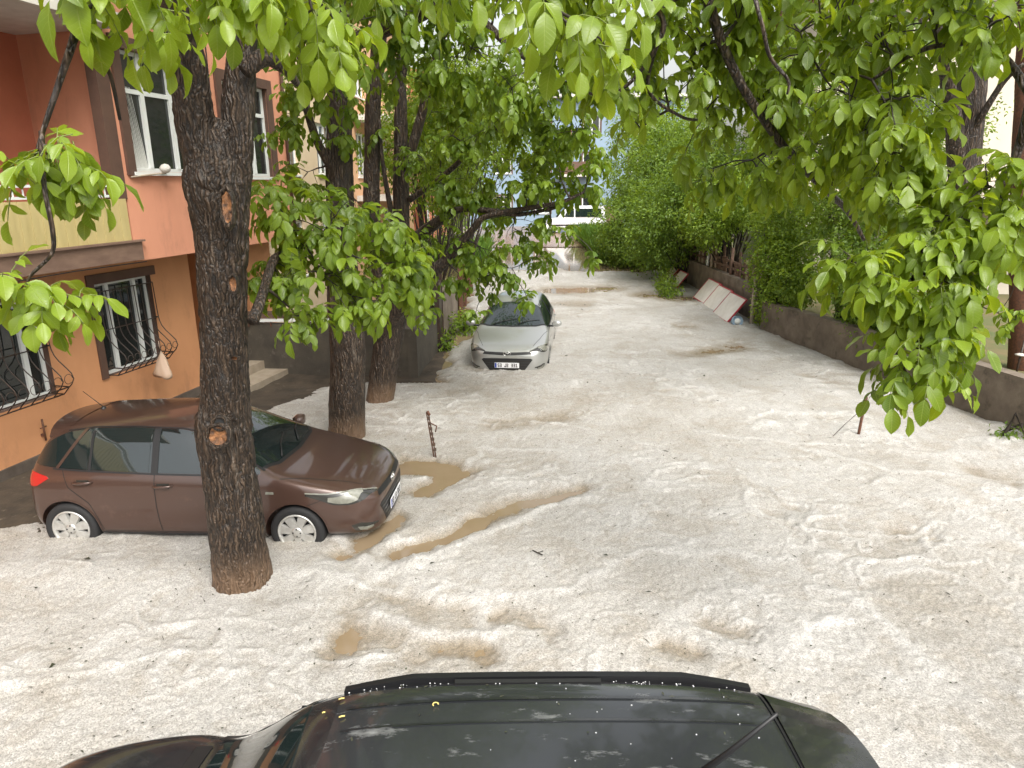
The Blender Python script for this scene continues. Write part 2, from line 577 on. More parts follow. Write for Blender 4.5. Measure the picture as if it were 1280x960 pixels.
def hail_h(x, y, full=False):
    wx, wy = x + 0.5 * fbm(x * 0.8, y * 0.8, 3), y + 0.5 * fbm(x * 0.8 + 40, y * 0.8 + 7, 3)
    h = 0.06 * fbm(x * 0.33, y * 0.33, 3) + 0.032 * fbm(wx * 0.9, wy * 0.9, 4) + 0.020 * fbm(wx * 2.4, wy * 2.4, 5, 0.6)
    wx2, wy2 = wx + 0.12 * fbm(x * 5, y * 5, 3), wy + 0.12 * fbm(x * 5 + 11, y * 5 + 3, 3)
    crest = 0.0
    brk = sstep(-0.12, 0.12, fbm(x * 0.9 + 50, y * 0.9 + 70, 3))          # crests come and go
    for f, ox, amp, k in ((0.5, 3, 0.020, 10), (0.8, 53, 0.018, 9), (1.3, 31, 0.016, 8), (2.6, 77, 0.011, 7)):
        rd = 1 - np.abs(2 * fbm(wx2 * f + ox, wy2 * f * 1.5 + ox * 0.7, 2)) * k
        cr_ = np.clip(rd, 0, 1) ** 1.1 * brk * (0.5 + vnoise(x * 6 + ox, y * 6))
        h = h + amp * cr_
        crest = np.maximum(crest, cr_)
    h = h + 0.014 * fbm(x * 6, y * 6, 4, .6) + 0.016 * fbm(x * 15, y * 15, 2, .7) + 0.017 * fbm(x * 34, y * 34, 2, .7)
    jx, jy = x + 0.30 * fbm(x * 2.6, y * 2.6, 6, .65), y + 0.30 * fbm(x * 2.6 + 20, y * 2.6, 5, .6)
    for pts, wd, dp in CH:
        d = seg_dist(jx + 0.25 * wd * fbm(x * 2, y * 2, 2), jy, pts)
        h = h - 0.72 * dp * (1 - sstep(0.0, 1.7 * wd, d))
    for pts, wd, hh in RG:
        d = seg_dist(jx, jy, pts)
        cr_ = np.exp(-(d / wd) ** 2)
        h = h + 0.42 * hh * cr_
        crest = np.maximum(crest, cr_)
    # piled along the brown car and under the silver one
    d = seg_dist(x, y, [(-5.3, 6.42), (-2.1, 6.25)])
    h = h + 0.07 * np.exp(-(d / 0.35) ** 2)
    for tx, ty in ((-2.68, 6.25), (-2.65, 10.44), (-2.35, 12.34)):
        d = np.hypot(x - tx, y - ty)
        h = h * (1 - np.exp(-(d / 0.6) ** 4) * 0.7) - 0.012 * np.exp(-((d - 0.32) / 0.1) ** 2)
    # soil shows by the left house, and the hail ends at the flood
    e = 0.5 * fbm(x * 1.4, y * 1.4, 4)
    lim = np.where(y < 8.2, -5.7 - 4 * sstep(7.6, 6.6, y), np.maximum(-5.4 + 0.58 * (y - 10.5), -5.6))
    lim = np.where(y > 13.5, -1.5, lim)
    lim = np.minimum(lim, -1.5)
    k = sstep(lim - 0.45, lim + 0.35, x + e * 1.3)
    h = h * (0.3 + 0.7 * k) - 0.22 * (1 - k)
    far = sstep(35.0, 30.5, y + 5 * fbm(x * 0.5, y * 0.3, 3) + 0.35 * (x - 2))
    h = h - 0.2 * (1 - far)
    rt = sstep(7.95 - 0.13 * (y - 10) + 0.1, 7.6 - 0.13 * (y - 10), x + e * 0.6)
    h = h - 0.05 * (1 - rt) * (y < 19)
    return (h + 0.012, crest) if full else h + 0.012


def build_hail():
    ys = [0.8]
    while ys[-1] < 36:
        ys.append(ys[-1] + max(0.018, 0.0038 * ys[-1]))
    ys = np.array(ys)
    tt = np.linspace(-1, 1, 860)
    V = []
    for y in ys:
        half = max(6.6, min(9.2, 1.5 + y * 0.95)) if y < 12 else max(7.6, 9.2 - (y - 12) * 0.1)
        V.append(np.stack([tt * half + (0.0 if y < 14 else 0.4), np.full_like(tt, y)], 1))
    V = np.array(V)
    X, Y = V[..., 0], V[..., 1]
    Z, CR = hail_h(X, Y, True)
    ny, nx = X.shape
    idx = np.arange(ny * nx).reshape(ny, nx)
    q = np.stack([idx[:-1, :-1], idx[:-1, 1:], idx[1:, 1:], idx[1:, :-1]], -1).reshape(-1, 4)
    zq = Z.ravel()[q].max(1)
    q = q[zq > -0.12]
    P = np.stack([X, Y, Z], -1).reshape(-1, 3)
    used = np.unique(q)
    remap = np.full(len(P), -1)
    remap[used] = np.arange(len(used))
    o = np_mesh('hail_cover', P[used], remap[q].ravel(), np.full(len(q), 4), [M['hail']])
    o.data.attributes.new('crest', 'FLOAT', 'POINT').data.foreach_set('value', CR.ravel()[used].astype(np.float32))
    structure(o, 'deep layer of dirty white hailstones covering the whole street', 'stuff')


def hail_material():
    m = bpy.data.materials.new('hailstones')
    m.use_nodes = True
    t = m.node_tree
    L = t.links.new
    p = t.nodes['Principled BSDF']
    geo = t.nodes.new('ShaderNodeNewGeometry')
    sep = t.nodes.new('ShaderNodeSeparateXYZ')
    L(geo.outputs['Position'], sep.inputs[0])
    n1 = t.nodes.new('ShaderNodeTexNoise')
    n1.inputs['Scale'].default_value = 1.1
    n1.inputs['Detail'].default_value = 8
    n1.inputs['Roughness'].default_value = 0.65
    L(geo.outputs['Position'], n1.inputs['Vector'])
    # wetness: near the melt water the ice is brown slush
    ad = t.nodes.new('ShaderNodeMath')
    ad.operation = 'MULTIPLY_ADD'
    ad.inputs[1].default_value = 0.10
    L(n1.outputs['Fac'], ad.inputs[0])
    L(sep.outputs['Z'], ad.inputs[2])
    mr = t.nodes.new('ShaderNodeMapRange')
    mr.interpolation_type = 'SMOOTHSTEP'
    mr.inputs['From Min'].default_value = 0.058
    mr.inputs['From Max'].default_value = -0.028
    L(ad.outputs[0], mr.inputs['Value'])
    # broad dirty tint
    n2 = t.nodes.new('ShaderNodeTexNoise')
    n2.inputs['Scale'].default_value = 0.6
    n2.inputs['Detail'].default_value = 6
    n2.inputs['Roughness'].default_value = 0.7
    L(geo.outputs['Position'], n2.inputs['Vector'])
    cr = t.nodes.new('ShaderNodeValToRGB')
    cr.color_ramp.elements[0].position = 0.30
    cr.color_ramp.elements[0].color = (0.305, 0.28, 0.24, 1)
    cr.color_ramp.elements[1].position = 0.64
    cr.color_ramp.elements[1].color = (0.41, 0.395, 0.37, 1)
    hz = t.nodes.new('ShaderNodeMath')
    hz.operation = 'MULTIPLY_ADD'
    hz.inputs[1].default_value = 2.6
    L(sep.outputs['Z'], hz.inputs[0])
    L(n2.outputs['Fac'], hz.inputs[2])
    L(hz.outputs[0], cr.inputs['Fac'])
    mx = t.nodes.new('ShaderNodeMix')
    mx.data_type = 'RGBA'
    L(mr.outputs[0], mx.inputs['Factor'])
    mx.inputs['B'].default_value = (0.225, 0.182, 0.128, 1)
    # soaked, browner plates with ragged edges
    n3 = t.nodes.new('ShaderNodeTexNoise')
    n3.inputs['Scale'].default_value = 1.7
    n3.inputs['Detail'].default_value = 10
    n3.inputs['Roughness'].default_value = 0.68
    n3.inputs['Distortion'].default_value = 0.8
    L(geo.outputs['Position'], n3.inputs['Vector'])
    pm = t.nodes.new('ShaderNodeMapRange')
    pm.inputs['From Min'].default_value = 0.50
    pm.inputs['From Max'].default_value = 0.60
    pm.inputs['To Max'].default_value = 0.42
    L(n3.outputs['Fac'], pm.inputs['Value'])
    px_ = t.nodes.new('ShaderNodeMix')
    px_.data_type = 'RGBA'
    L(pm.outputs[0], px_.inputs['Factor'])
    L(cr.outputs[0], px_.inputs['A'])
    px_.inputs['B'].default_value = (0.295, 0.26, 0.21, 1)
    ca = t.nodes.new('ShaderNodeAttribute')
    ca.attribute_name = 'crest'
    cm = t.nodes.new('ShaderNodeMapRange')
    cm.inputs['From Min'].default_value = 0.2
    cm.inputs['From Max'].default_value = 0.9
    cm.inputs['To Max'].default_value = 0.75
    L(ca.outputs['Fac'], cm.inputs['Value'])
    cx = t.nodes.new('ShaderNodeMix')
    cx.data_type = 'RGBA'
    L(cm.outputs[0], cx.inputs['Factor'])
    L(px_.outputs['Result'], cx.inputs['A'])
    cx.inputs['B'].default_value = (0.45, 0.435, 0.41, 1)
    L(cx.outputs['Result'], mx.inputs['A'])
    # single stones
    vo = t.nodes.new('ShaderNodeTexVoronoi')
    vo.inputs['Scale'].default_value = 105
    vo.inputs['Randomness'].default_value = 1
    L(geo.outputs['Position'], vo.inputs['Vector'])
    vr = t.nodes.new('ShaderNodeMapRange')
    vr.inputs['To Min'].default_value = 0.66
    vr.inputs['To Max'].default_value = 1.26
    sr = t.nodes.new('ShaderNodeSeparateColor')
    L(vo.outputs['Color'], sr.inputs[0])
    L(sr.outputs[0], vr.inputs['Value'])
    hsv = t.nodes.new('ShaderNodeHueSaturation')
    L(vr.outputs[0], hsv.inputs['Value'])
    L(mx.outputs['Result'], hsv.inputs['Color'])
    L(hsv.outputs[0], p.inputs['Base Color'])
    rr = t.nodes.new('ShaderNodeMapRange')
    rr.inputs['To Min'].default_value = 0.55
    rr.inputs['To Max'].default_value = 0.3
    L(mr.outputs[0], rr.inputs['Value'])
    L(rr.outputs[0], p.inputs['Roughness'])
    p.inputs['Specular IOR Level'].default_value = 0.35
    b = t.nodes.new('ShaderNodeBump')
    b.invert = True
    b.inputs['Strength'].default_value = 0.7
    b.inputs['Distance'].default_value = 0.006
    L(vo.outputs['Distance'], b.inputs['Height'])
    L(b.outputs[0], p.inputs['Normal'])
    return m


def water_material():
    m = mat('muddy_water', (0.215, 0.158, 0.095), 0.06, spec=0.5, var=(0.26, 0.195, 0.125), vscale=1.2)
    t = m.node_tree
    n = t.nodes.new('ShaderNodeTexNoise')
    n.inputs['Scale'].default_value = 5
    n.inputs['Detail'].default_value = 3
    g = t.nodes.new('ShaderNodeNewGeometry')
    t.links.new(g.outputs['Position'], n.inputs['Vector'])
    b = t.nodes.new('ShaderNodeBump')
    b.inputs['Strength'].default_value = 0.12
    b.inputs['Distance'].default_value = 0.01
    t.links.new(n.outputs['Fac'], b.inputs['Height'])
    t.links.new(b.outputs[0], t.nodes['Principled BSDF'].inputs['Normal'])
    return m


M['hail'] = hail_material()
M['water'] = water_material()
M['soil'] = mat('dark_soil', (0.075, 0.055, 0.036), 0.95, var=(0.028, 0.021, 0.014), vscale=2.2, bump=1.0, bscale=14, grime=((0.20, 0.165, 0.12), 5, 0.6, 0.75))
M['paving'] = mat('wet_paving', (0.25, 0.155, 0.10), 0.22, var=(0.18, 0.11, 0.075), vscale=0.8, stretch=(1, 2, 1))
M['garden'] = mat('garden_soil', (0.16, 0.115, 0.055), 0.95, var=(0.07, 0.10, 0.03), vscale=1.6, bump=0.8, bscale=12)


def plane(name, x0, x1, y0, y1, z, m, label=None):
    b = MB()
    b.quad((x0, y0, z), (x1, y0, z), (x1, y1, z), (x0, y1, z), m)
    return structure(b.build(name), label)


plane('ground', -400, 400, -60, 700, -0.16, M['soil'])
# soil strip beside the left house, an uneven sheet
def soil_sheet():
    n = 90
    xs, ys = np.linspace(-9, -1.0, n), np.linspace(6.2, 24, n * 2)
    X, Y = np.meshgrid(xs, ys)
    lim = np.where(Y < 8.2, -5.4, np.maximum(-5.3 + 0.58 * (Y - 10.5), -5.5))
    lim = np.minimum(np.where(Y > 13.5, -2.0, lim), -2.0)
    Z = -0.02 + 0.10 * fbm(X * 1.5, Y * 1.5, 5) - 0.3 * sstep(lim + .3, lim + 1.1, X)
    idx = np.arange(X.size).reshape(X.shape)
    q = np.stack([idx[:-1, :-1], idx[:-1, 1:], idx[1:, 1:], idx[1:, :-1]], -1).reshape(-1, 4)
    o = np_mesh('ground_verge', np.stack([X, Y, Z], -1).reshape(-1, 3), q.ravel(), np.full(len(q), 4), [M['soil']])
    structure(o, 'bare dark soil verge beside the orange house')


soil_sheet()
plane('water', -5.2, 7.6, 0.5, 46.5, WATER_Z, M['water'], 'brown melt water lying in the street')
build_hail()


# ------------------------------------------------------------------ leaves
_rows = [(.09, .34), (.24, .72), (.42, .96), (.60, 1.0), (.76, .80), (.90, .42)]
T_AL = np.array([0] + [a for a, b_ in _rows for _ in range(3)] + [1.0])
T_AC = np.array([0] + [c * b_ for a, b_ in _rows for c in (-1, 0, 1)] + [0])
T_UP = np.array([0] + [abs(c) * b_ * .15 for a, b_ in _rows for c in (-1, 0, 1)] + [-.03])
T_F = [(0, 2, 1), (0, 3, 2)] + [f for k in range(5) for f in ((3 * k + 1, 3 * k + 2, 3 * k + 5, 3 * k + 4), (3 * k + 2, 3 * k + 3, 3 * k + 6, 3 * k + 5))] + [(16, 17, 19), (17, 18, 19)]
S_AL, S_AC, S_UP = np.array([0, .5, .5, 1.0]), np.array([0, -1, 1, 0]), np.array([0, .12, .12, -.05])
S_F = [(0, 2, 3), (0, 3, 1)]


class Leaves:
    def __init__(s, simple=False):
        s.p, s.d, s.n, s.l, s.w, s.t = [], [], [], [], [], []
        s.simple = simple

    def leaf(s, p, d, n, l, wd, t):
        s.p.append(tuple(p)); s.d.append(tuple(d)); s.n.append(tuple(n)); s.l.append(l); s.w.append(wd); s.t.append(t)

    def many(s, P, D, N, Ln, W, T):
        s.p += P.tolist(); s.d += D.tolist(); s.n += N.tolist(); s.l += Ln.tolist(); s.w += W.tolist(); s.t += T.tolist()

    def arrays(s):
        AL, AC, UP, FF = (S_AL, S_AC, S_UP, S_F) if s.simple else (T_AL, T_AC, T_UP, T_F)
        p, d, n = np.array(s.p), np.array(s.d), np.array(s.n)
        d /= np.linalg.norm(d, axis=1, keepdims=True) + 1e-9
        sd = np.cross(d, n)
        sd /= np.linalg.norm(sd, axis=1, keepdims=True) + 1e-9
        n = np.cross(sd, d)
        l, wd = np.array(s.l), np.array(s.w)
        N, K = len(p), len(AL)
        curl = rng.uniform(0.02, 0.5, N)
        fold = rng.uniform(0.2, 3.2, N)
        tw = rng.normal(0, 0.18, N)
        up = (UP[None] * fold[:, None] * wd[:, None] * 1.6 - curl[:, None] * (AL[None] ** 2) * l[:, None]
              + tw[:, None] * AC[None] * wd[:, None] * AL[None])
        if not s.simple:
            ph = rng.uniform(0, 6.28, (N, 1))
            up = up + 0.16 * wd[:, None] * np.abs(AC)[None] * np.sin(9 * AL[None] + ph + 2.2 * np.sign(AC)[None])
        V = (p[:, None] + d[:, None] * (AL[None] * l[:, None])[..., None] + sd[:, None] * (AC[None] * wd[:, None])[..., None] + n[:, None] * up[..., None])
        base = (np.arange(N) * K)
        flat = np.concatenate([base[:, None] + np.array(f)[None] for f in FF], 1).ravel()
        tot = np.tile(np.array([len(f) for f in FF]), N)
        tint = np.repeat(np.clip(s.t, 0, 1), K)
        return V.reshape(-1, 3), flat, tot, tint, np.tile(AL, N), np.tile(AC, N)


def merge(parts):
    V, fl, tt, ti, la, lc, o = [], [], [], [], [], [], 0
    for lv in parts:
        if lv.p:
            v, f, t, n, a, c = lv.arrays()
            V.append(v); fl.append(f + o); tt.append(t); ti.append(n); la.append(a); lc.append(c)
            o += len(v)
    return [np.concatenate(q) for q in (V, fl, tt, ti, la, lc)]


def crown(name, lv, wood, leaf_m, parent):
    """leaves and their twigs as one crown mesh"""
    V, flat, tot, tint, la, lc = merge(lv if isinstance(lv, list) else [lv])
    mi = np.zeros(len(tot), int)
    if wood is not None and wood.v:
        o = len(V)
        V = np.concatenate([V, np.array(wood.v)])
        fl = [o + i for f in wood.f for i in f]
        flat = np.concatenate([flat, np.array(fl)])
        tot = np.concatenate([tot, np.array([len(f) for f in wood.f])])
        mi = np.concatenate([mi, np.array(wood.m) + 1])
        tint = np.concatenate([tint, np.zeros(len(wood.v))])
        la = np.concatenate([la, np.zeros(len(wood.v))])
        lc = np.concatenate([lc, np.zeros(len(wood.v))])
    o_ = np_mesh(name, V, flat, tot, [leaf_m] + (wood.mats if wood is not None else []), parent, True, mi, tint)
    for nm, ar in (('la', la), ('lc', lc)):
        if len(ar) == len(o_.data.vertices):
            o_.data.attributes.new(nm, 'FLOAT', 'POINT').data.foreach_set('value', ar.astype(np.float32))
    return o_


def rv(s=1.0):
    v = Vector(rng.normal(0, 1, 3))
    return v * (s / (v.length + 1e-9))


def compound(lv, wood, p, a, L, size, pairs=3, light=0.5, stalks=True):
    """one walnut leaf: a drooping stalk with paired leaflets and a larger end leaflet"""
    a = Vector(a).normalized()
    pts = [Vector(p)]
    d = a.copy()
    n = 5
    for i in range(n):
        d = (d + Vector((0, 0, -0.17 - 0.10 * rng.random()))).normalized()
        pts.append(pts[-1] + d * (L / n))
    if stalks:
        wood.tube(pts[::2] + [pts[-1]], [0.0032, 0.0026, 0.002, 0.0014], M['stem'], 3, False)
    side = d.cross(Vector((0, 0, 1)))
    side = side.normalized() if side.length > 0.05 else Vector((1, 0, 0))
    up = (side.cross(d) + rv(0.35)).normalized()
    if up.z < 0:
        up = -up
    tl = light + rng.normal(0, 0.16)
    for k in range(pairs):
        t = 0.32 + 0.6 * k / max(1, pairs - 0.3)
        q = pts[0].lerp(pts[-1], t) if False else pts[min(n, int(t * n))].lerp(pts[min(n, int(t * n) + 1)], t * n - int(t * n))
        for sgn in (-1, 1):
            dd = (d * 0.55 + side * sgn * (0.85 + 0.2 * rng.random()) + Vector((0, 0, -0.25 - 0.45 * rng.random())) + rv(0.16))
            l = size * (0.68 + 0.32 * (k + 1) / pairs) * rng.uniform(0.8, 1.12)
            lv.leaf(q, dd, (up + side * sgn * 0.25 + rv(0.25)), l, l * rng.uniform(0.21, 0.29), tl + rng.normal(0, 0.12))
    l = size * rng.uniform(1.05, 1.3)
    lv.leaf(pts[-1], d + Vector((0, 0, -0.35)) + rv(0.12), up + rv(0.25), l, l * rng.uniform(0.25, 0.32), tl + rng.normal(0, 0.09))


class Tree:
    def __init__(s, name, label, base, group, cat='tree'):
        s.e = empty(name, label, cat, base, 0, group)
        s.base = Vector(base)
        s.nodes = []
        s.lv, s.wood, s.up = Leaves(), MB(), Leaves(True)

    def limb(s, pts, rad, part='limb', n=12, rough=0.0, m=None, sub=6):
        """pts world; smooth (Catmull-Rom) tube with bark relief"""
        P = [Vector(p) for p in pts]
        Q, RR = [], []
        for i in range(len(P) - 1):
            p0, p1, p2, p3 = P[max(i - 1, 0)], P[i], P[i + 1], P[min(i + 2, len(P) - 1)]
            for k in range(sub):
                t = k / sub
                Q.append(0.5 * ((2 * p1) + (p2 - p0) * t + (2 * p0 - 5 * p1 + 4 * p2 - p3) * t * t + (3 * p1 - p0 - 3 * p2 + p3) * t ** 3))
                RR.append(rad[i] + (rad[i + 1] - rad[i]) * t)
        Q.append(P[-1]); RR.append(rad[-1])
        b = MB()
        b.tube(Q, RR, m or M['bark'], n)
        if rough:
            sd = random.random() * 50
            cnt = len(Q)
            vs = []
            for i, c in enumerate(Q):
                for k in range(n):
                    v = Vector(b.v[i * n + k])
                    o = v - c
                    r = o.length
                    q = Vector((v.x * 15 + sd, v.y * 15, v.z * 2.6))
                    q += Vector((noise.noise(Vector((v.x * 6, v.y * 6, v.z * 5 + sd))), noise.noise(Vector((v.x * 6 + 9, v.y * 6, v.z * 5))), 0)) * 1.1
                    f1 = abs(noise.noise(q))
                    f2 = abs(noise.noise(q * 2.3 + Vector((3, 7, 1))))
                    big = noise.noise(Vector((v.x * 3.2 + sd, v.y * 3.2, v.z * 1.6)))
                    dr = r * (0.07 * big) + rough * (min(f1 * 3.2, 1.0) - 0.75) + rough * 0.3 * (min(f2 * 3, 1) - 0.5)
                    vs.append(tuple(c + o * ((r + dr) / (r + 1e-9))))
            b.v = vs
        for v in range(len(b.v)):
            b.v[v] = tuple(Vector(b.v[v]) - s.base)
        o = b.build(part, s.e)
        s.nodes += [(q, r) for q, r in zip(Q, RR)]
        return o

    def twig(s, a, c, r0, r1, sag=0.08, n=5, seg=5):
        a, c = Vector(a), Vector(c)
        L = (c - a).length
        mid = rv(L * 0.09)
        pts = []
        for i in range(seg + 1):
            t = i / seg
            p = a.lerp(c, t) + mid * math.sin(math.pi * t) + Vector((0, 0, L * sag * math.sin(math.pi * t))) + (rv(L * 0.018) if 0 < i < seg else Vector())
            pts.append(p)
        s.wood.tube(pts, [r0 + (r1 - r0) * i / seg for i in range(seg + 1)], M['twig'], n, False)
        return pts

    def cluster(s, c, rad, n, size=0.13, leaves=5, light=0.5, pairs=3, simple_stalk=True, attach=None, rt=0.013, down=0.0):
        """a spray: a branchlet from the nearest wood to c, side shoots ending in rosettes of compound leaves"""
        c = Vector(c)
        if attach is None:
            nd = min(s.nodes, key=lambda q: (q[0] - c).length - 0.4 * q[1])
            attach, ar = nd
        else:
            attach, ar = Vector(attach), 0.03
        r0 = min(rt, ar * 0.6 + 0.003)
        pts = s.twig(attach, c, r0, 0.005)
        s.nodes += [(p, 0.006) for p in pts[2:]]
        if not hasattr(rad, '__len__'):
            rad = (rad, rad, rad * 0.7)
        for i in range(n):
            v = rv(rng.random() ** 0.4)
            p = c + Vector((v.x * rad[0], v.y * rad[1], v.z * rad[2]))
            a0 = min(pts[1:], key=lambda q: (q - p).length + 0.15 * random.random())
            tw = s.twig(a0, p, 0.0058, 0.0034, 0.05, 4, 4)
            out = (p - a0).normalized() + rv(0.3) + Vector((0, 0, 0.25 - down))
            out.normalize()
            az0 = rng.uniform(0, 6.28)
            ax = out.cross(Vector((0, 0, 1)))
            ax = ax.normalized() if ax.length > .1 else Vector((1, 0, 0))
            ay = out.cross(ax)
            m = max(2, int(leaves + rng.integers(-1, 2)))
            for j in range(m):
                az = az0 + j * 2.4
                a = out * 0.45 + (ax * math.cos(az) + ay * math.sin(az)) * 0.9 + rv(0.25) + Vector((0, 0, -0.05))
                compound(s.lv, s.wood, p - out * 0.03 * j * rng.random(), a, size * rng.uniform(1.2, 2.2), size * rng.uniform(0.8, 1.15), pairs, light, simple_stalk)

    def upper(s, c, rr, n, size=.15, light=.5):
        """crown above the frame, unseen, added for dark reflections in the car glass"""
        c = Vector(c)
        nd = min(s.nodes, key=lambda q: (q[0] - c).length)[0]
        s.limb([nd, nd.lerp(c, .5) + Vector((0, 0, .25)), c], [.06, .04, .015], 'limb', 8, sub=4)
        for _ in range(n):
            v = rv(rng.random() ** .45)
            p = c + Vector((v.x * rr[0], v.y * rr[1], v.z * rr[2]))
            tl = light + rng.normal(0, .15)
            az = rng.uniform(0, 6.28)
            for j in range(9):
                a = az + j * .7
                q = p + Vector((math.cos(a), math.sin(a), -.3)) * (.05 + .2 * rng.random())
                l = size * rng.uniform(.8, 1.3)
                s.up.leaf(q, Vector((math.cos(a), math.sin(a), -.5 - .5 * rng.random())) + rv(.3), Vector((0, 0, 1)) + rv(.45), l, l * .27, tl + rng.normal(0, .1))

    def finish(s, leaf_m):
        s.up.p = [tuple(Vector(p) - s.base) for p in s.up.p]
        s.lv.p = [tuple(Vector(p) - s.base) for p in s.lv.p]
        s.wood.v = [tuple(Vector(v) - s.base) for v in s.wood.v]
        return crown('crown', [s.lv, s.up], s.wood, leaf_m, s.e)


def px_limb(pts):           # (px, py, Y, width px) -> points and radii
    P, Rr = [], []
    for px, py, Y, wd in pts:
        p = aty(px, py, Y)
        Z = Y * math.cos(PITCH) + (H - p.z) * math.sin(PITCH)
        P.append(p); Rr.append(wd / 2 * Z / F)
    return P, Rr


# ------------------------------------------------------------------ cars
def loft_body(secs, level=2):
    """secs: list of half rings (bottom centre ... top centre) at fixed x; returns a closed smooth mesh"""
    bm = bmesh.new()
    rings = []
    for x, half in secs:
        Lv = [bm.verts.new((x, y, z)) for y, z in half]
        Rv = [Lv[0]] + [bm.verts.new((x, -y, z)) for y, z in half[1:-1]] + [Lv[-1]]
        rings.append((Lv, Rv))
    K = len(secs[0][1])
    for (A, B), (C, D) in zip(rings[:-1], rings[1:]):
        for i in range(K - 1):
            bm.faces.new((A[i], A[i + 1], C[i + 1], C[i]))
            bm.faces.new((B[i + 1], B[i], D[i], D[i + 1]))
    for (A, B), flip in ((rings[0], 0), (rings[-1], 1)):
        for i in range(K - 1):
            q = [A[i], A[i + 1], B[i + 1], B[i]]
            q = list(dict.fromkeys(q))
            bm.faces.new(q if flip else q[::-1])
    bmesh.ops.recalc_face_normals(bm, faces=bm.faces)
    me = bpy.data.meshes.new('tmp')
    bm.to_mesh(me)
    bm.free()
    o = bpy.data.objects.new('tmp', me)
    col.objects.link(o)
    md = o.modifiers.new('s', 'SUBSURF')
    md.levels = md.render_levels = level
    dg = bpy.context.evaluated_depsgraph_get()
    res = bpy.data.meshes.new_from_object(o.evaluated_get(dg))
    bpy.data.objects.remove(o)
    return res


class Skin:
    """places trim on the car's shell: pieces follow its surface"""
    def __init__(s, me):
        bm = bmesh.new()
        bm.from_mesh(me)
        bmesh.ops.recalc_face_normals(bm, faces=bm.faces)
        s.bvh = BVHTree.FromBMesh(bm)
        bm.free()

    def hit(s, p, d=None, off=0.004):
        p = Vector(p)
        if d is not None:
            d = Vector(d).normalized()
            loc, nrm, i, t = s.bvh.ray_cast(p - d * 1.6, d)
            if loc is not None:
                if nrm.dot(d) > 0:
                    nrm = -nrm
                return loc + nrm * off, nrm
        loc, nrm, i, t = s.bvh.find_nearest(p)
        return loc + nrm * off, nrm

    @staticmethod
    def along(pts, n):
        P = [Vector(p) for p in pts]
        ls = [0]
        for a, b in zip(P[:-1], P[1:]):
            ls.append(ls[-1] + (b - a).length)
        out = []
        for k in range(n + 1):
            t = ls[-1] * k / n
            i = 0
            while i < len(P) - 2 and ls[i + 1] < t:
                i += 1
            f = (t - ls[i]) / max(1e-9, ls[i + 1] - ls[i])
            out.append(P[i].lerp(P[i + 1], f))
        return out

    def patch(s, mb, lo, hi, m, d=None, off=0.004, n=14, k=5, rim=0.006):
        A, B = s.along(lo, n), s.along(hi, n)
        vs, ins = [], []
        for i in range(n + 1):
            for j in range(k + 1):
                q, nr = s.hit(A[i].lerp(B[i], j / k), d, off)
                vs.append(q)
                ins.append(q - nr * rim)
        W = k + 1
        fs = [(i * W + j, i * W + j + 1, (i + 1) * W + j + 1, (i + 1) * W + j) for i in range(n) for j in range(k)]
        # orientation
        q, nr = s.hit(A[n // 2].lerp(B[n // 2], 0.5), d, off)
        f = fs[(n // 2) * k + k // 2]
        fn = (vs[f[1]] - vs[f[0]]).cross(vs[f[2]] - vs[f[0]])
        if fn.dot(nr) < 0:
            fs = [x[::-1] for x in fs]
        bd = [i * W for i in range(n + 1)] + [n * W + j for j in range(1, W)] + [i * W + k for i in range(n - 1, -1, -1)] + [j for j in range(k - 1, 0, -1)]
        o = len(vs)
        rimv = [ins[b] for b in bd]
        rf = [(bd[i], bd[(i + 1) % len(bd)], o + (i + 1) % len(bd), o + i) for i in range(len(bd))]
        mb.add(vs, fs, m, True)
        mb.add([vs[b] for b in bd] + rimv, [(i, (i + 1) % len(bd), len(bd) + (i + 1) % len(bd), len(bd) + i) for i in range(len(bd))], m)

    def ribbon(s, mb, pts, wd, m, d=None, off=0.002, n=24):
        """narrow strip along a line on the shell"""
        C = s.along(pts, n)
        H_ = [s.hit(c, d, off) for c in C]
        vs = []
        for i, (q, nr) in enumerate(H_):
            t = H_[min(i + 1, n)][0] - H_[max(i - 1, 0)][0]
            sd_ = t.cross(nr)
            sd_ = sd_.normalized() if sd_.length > 1e-9 else Vector((0, 0, 1))
            vs += [q - sd_ * wd / 2, q + sd_ * wd / 2]
        mb.add(vs, [(2 * i, 2 * i + 2, 2 * i + 3, 2 * i + 1) for i in range(n)], m, True)


def boolean_cut(me, cutters):
    o = bpy.data.objects.new('tmp', me)
    col.objects.link(o)
    cs = []
    for c in cutters:
        co = bpy.data.objects.new('tmpc', c)
        col.objects.link(co)
        cs.append(co)
        md = o.modifiers.new('b', 'BOOLEAN')
        md.operation = 'DIFFERENCE'
        md.object = co
        md.solver = 'EXACT'
    dg = bpy.context.evaluated_depsgraph_get()
    res = bpy.data.meshes.new_from_object(o.evaluated_get(dg))
    for x in [o] + cs:
        bpy.data.objects.remove(x)
    return res


def cyl_mesh(x, z, y0, y1, r, m, n=40):
    vs, fs = [], []
    for y in (y0, y1):
        for k in range(n):
            t = 2 * math.pi * k / n
            vs.append((x + r * math.cos(t), y, z + r * math.sin(t)))
    for k in range(n):
        k2 = (k + 1) % n
        fs.append((k, k2, n + k2, n + k))
    fs += [tuple(range(n))[::-1], tuple(range(n, 2 * n))]
    me = bpy.data.meshes.new('c')
    me.from_pydata(vs, [], fs)
    bm = bmesh.new(); bm.from_mesh(me)
    bmesh.ops.recalc_face_normals(bm, faces=bm.faces)
    bm.to_mesh(me); bm.free()
    me.materials.append(m)
    return me


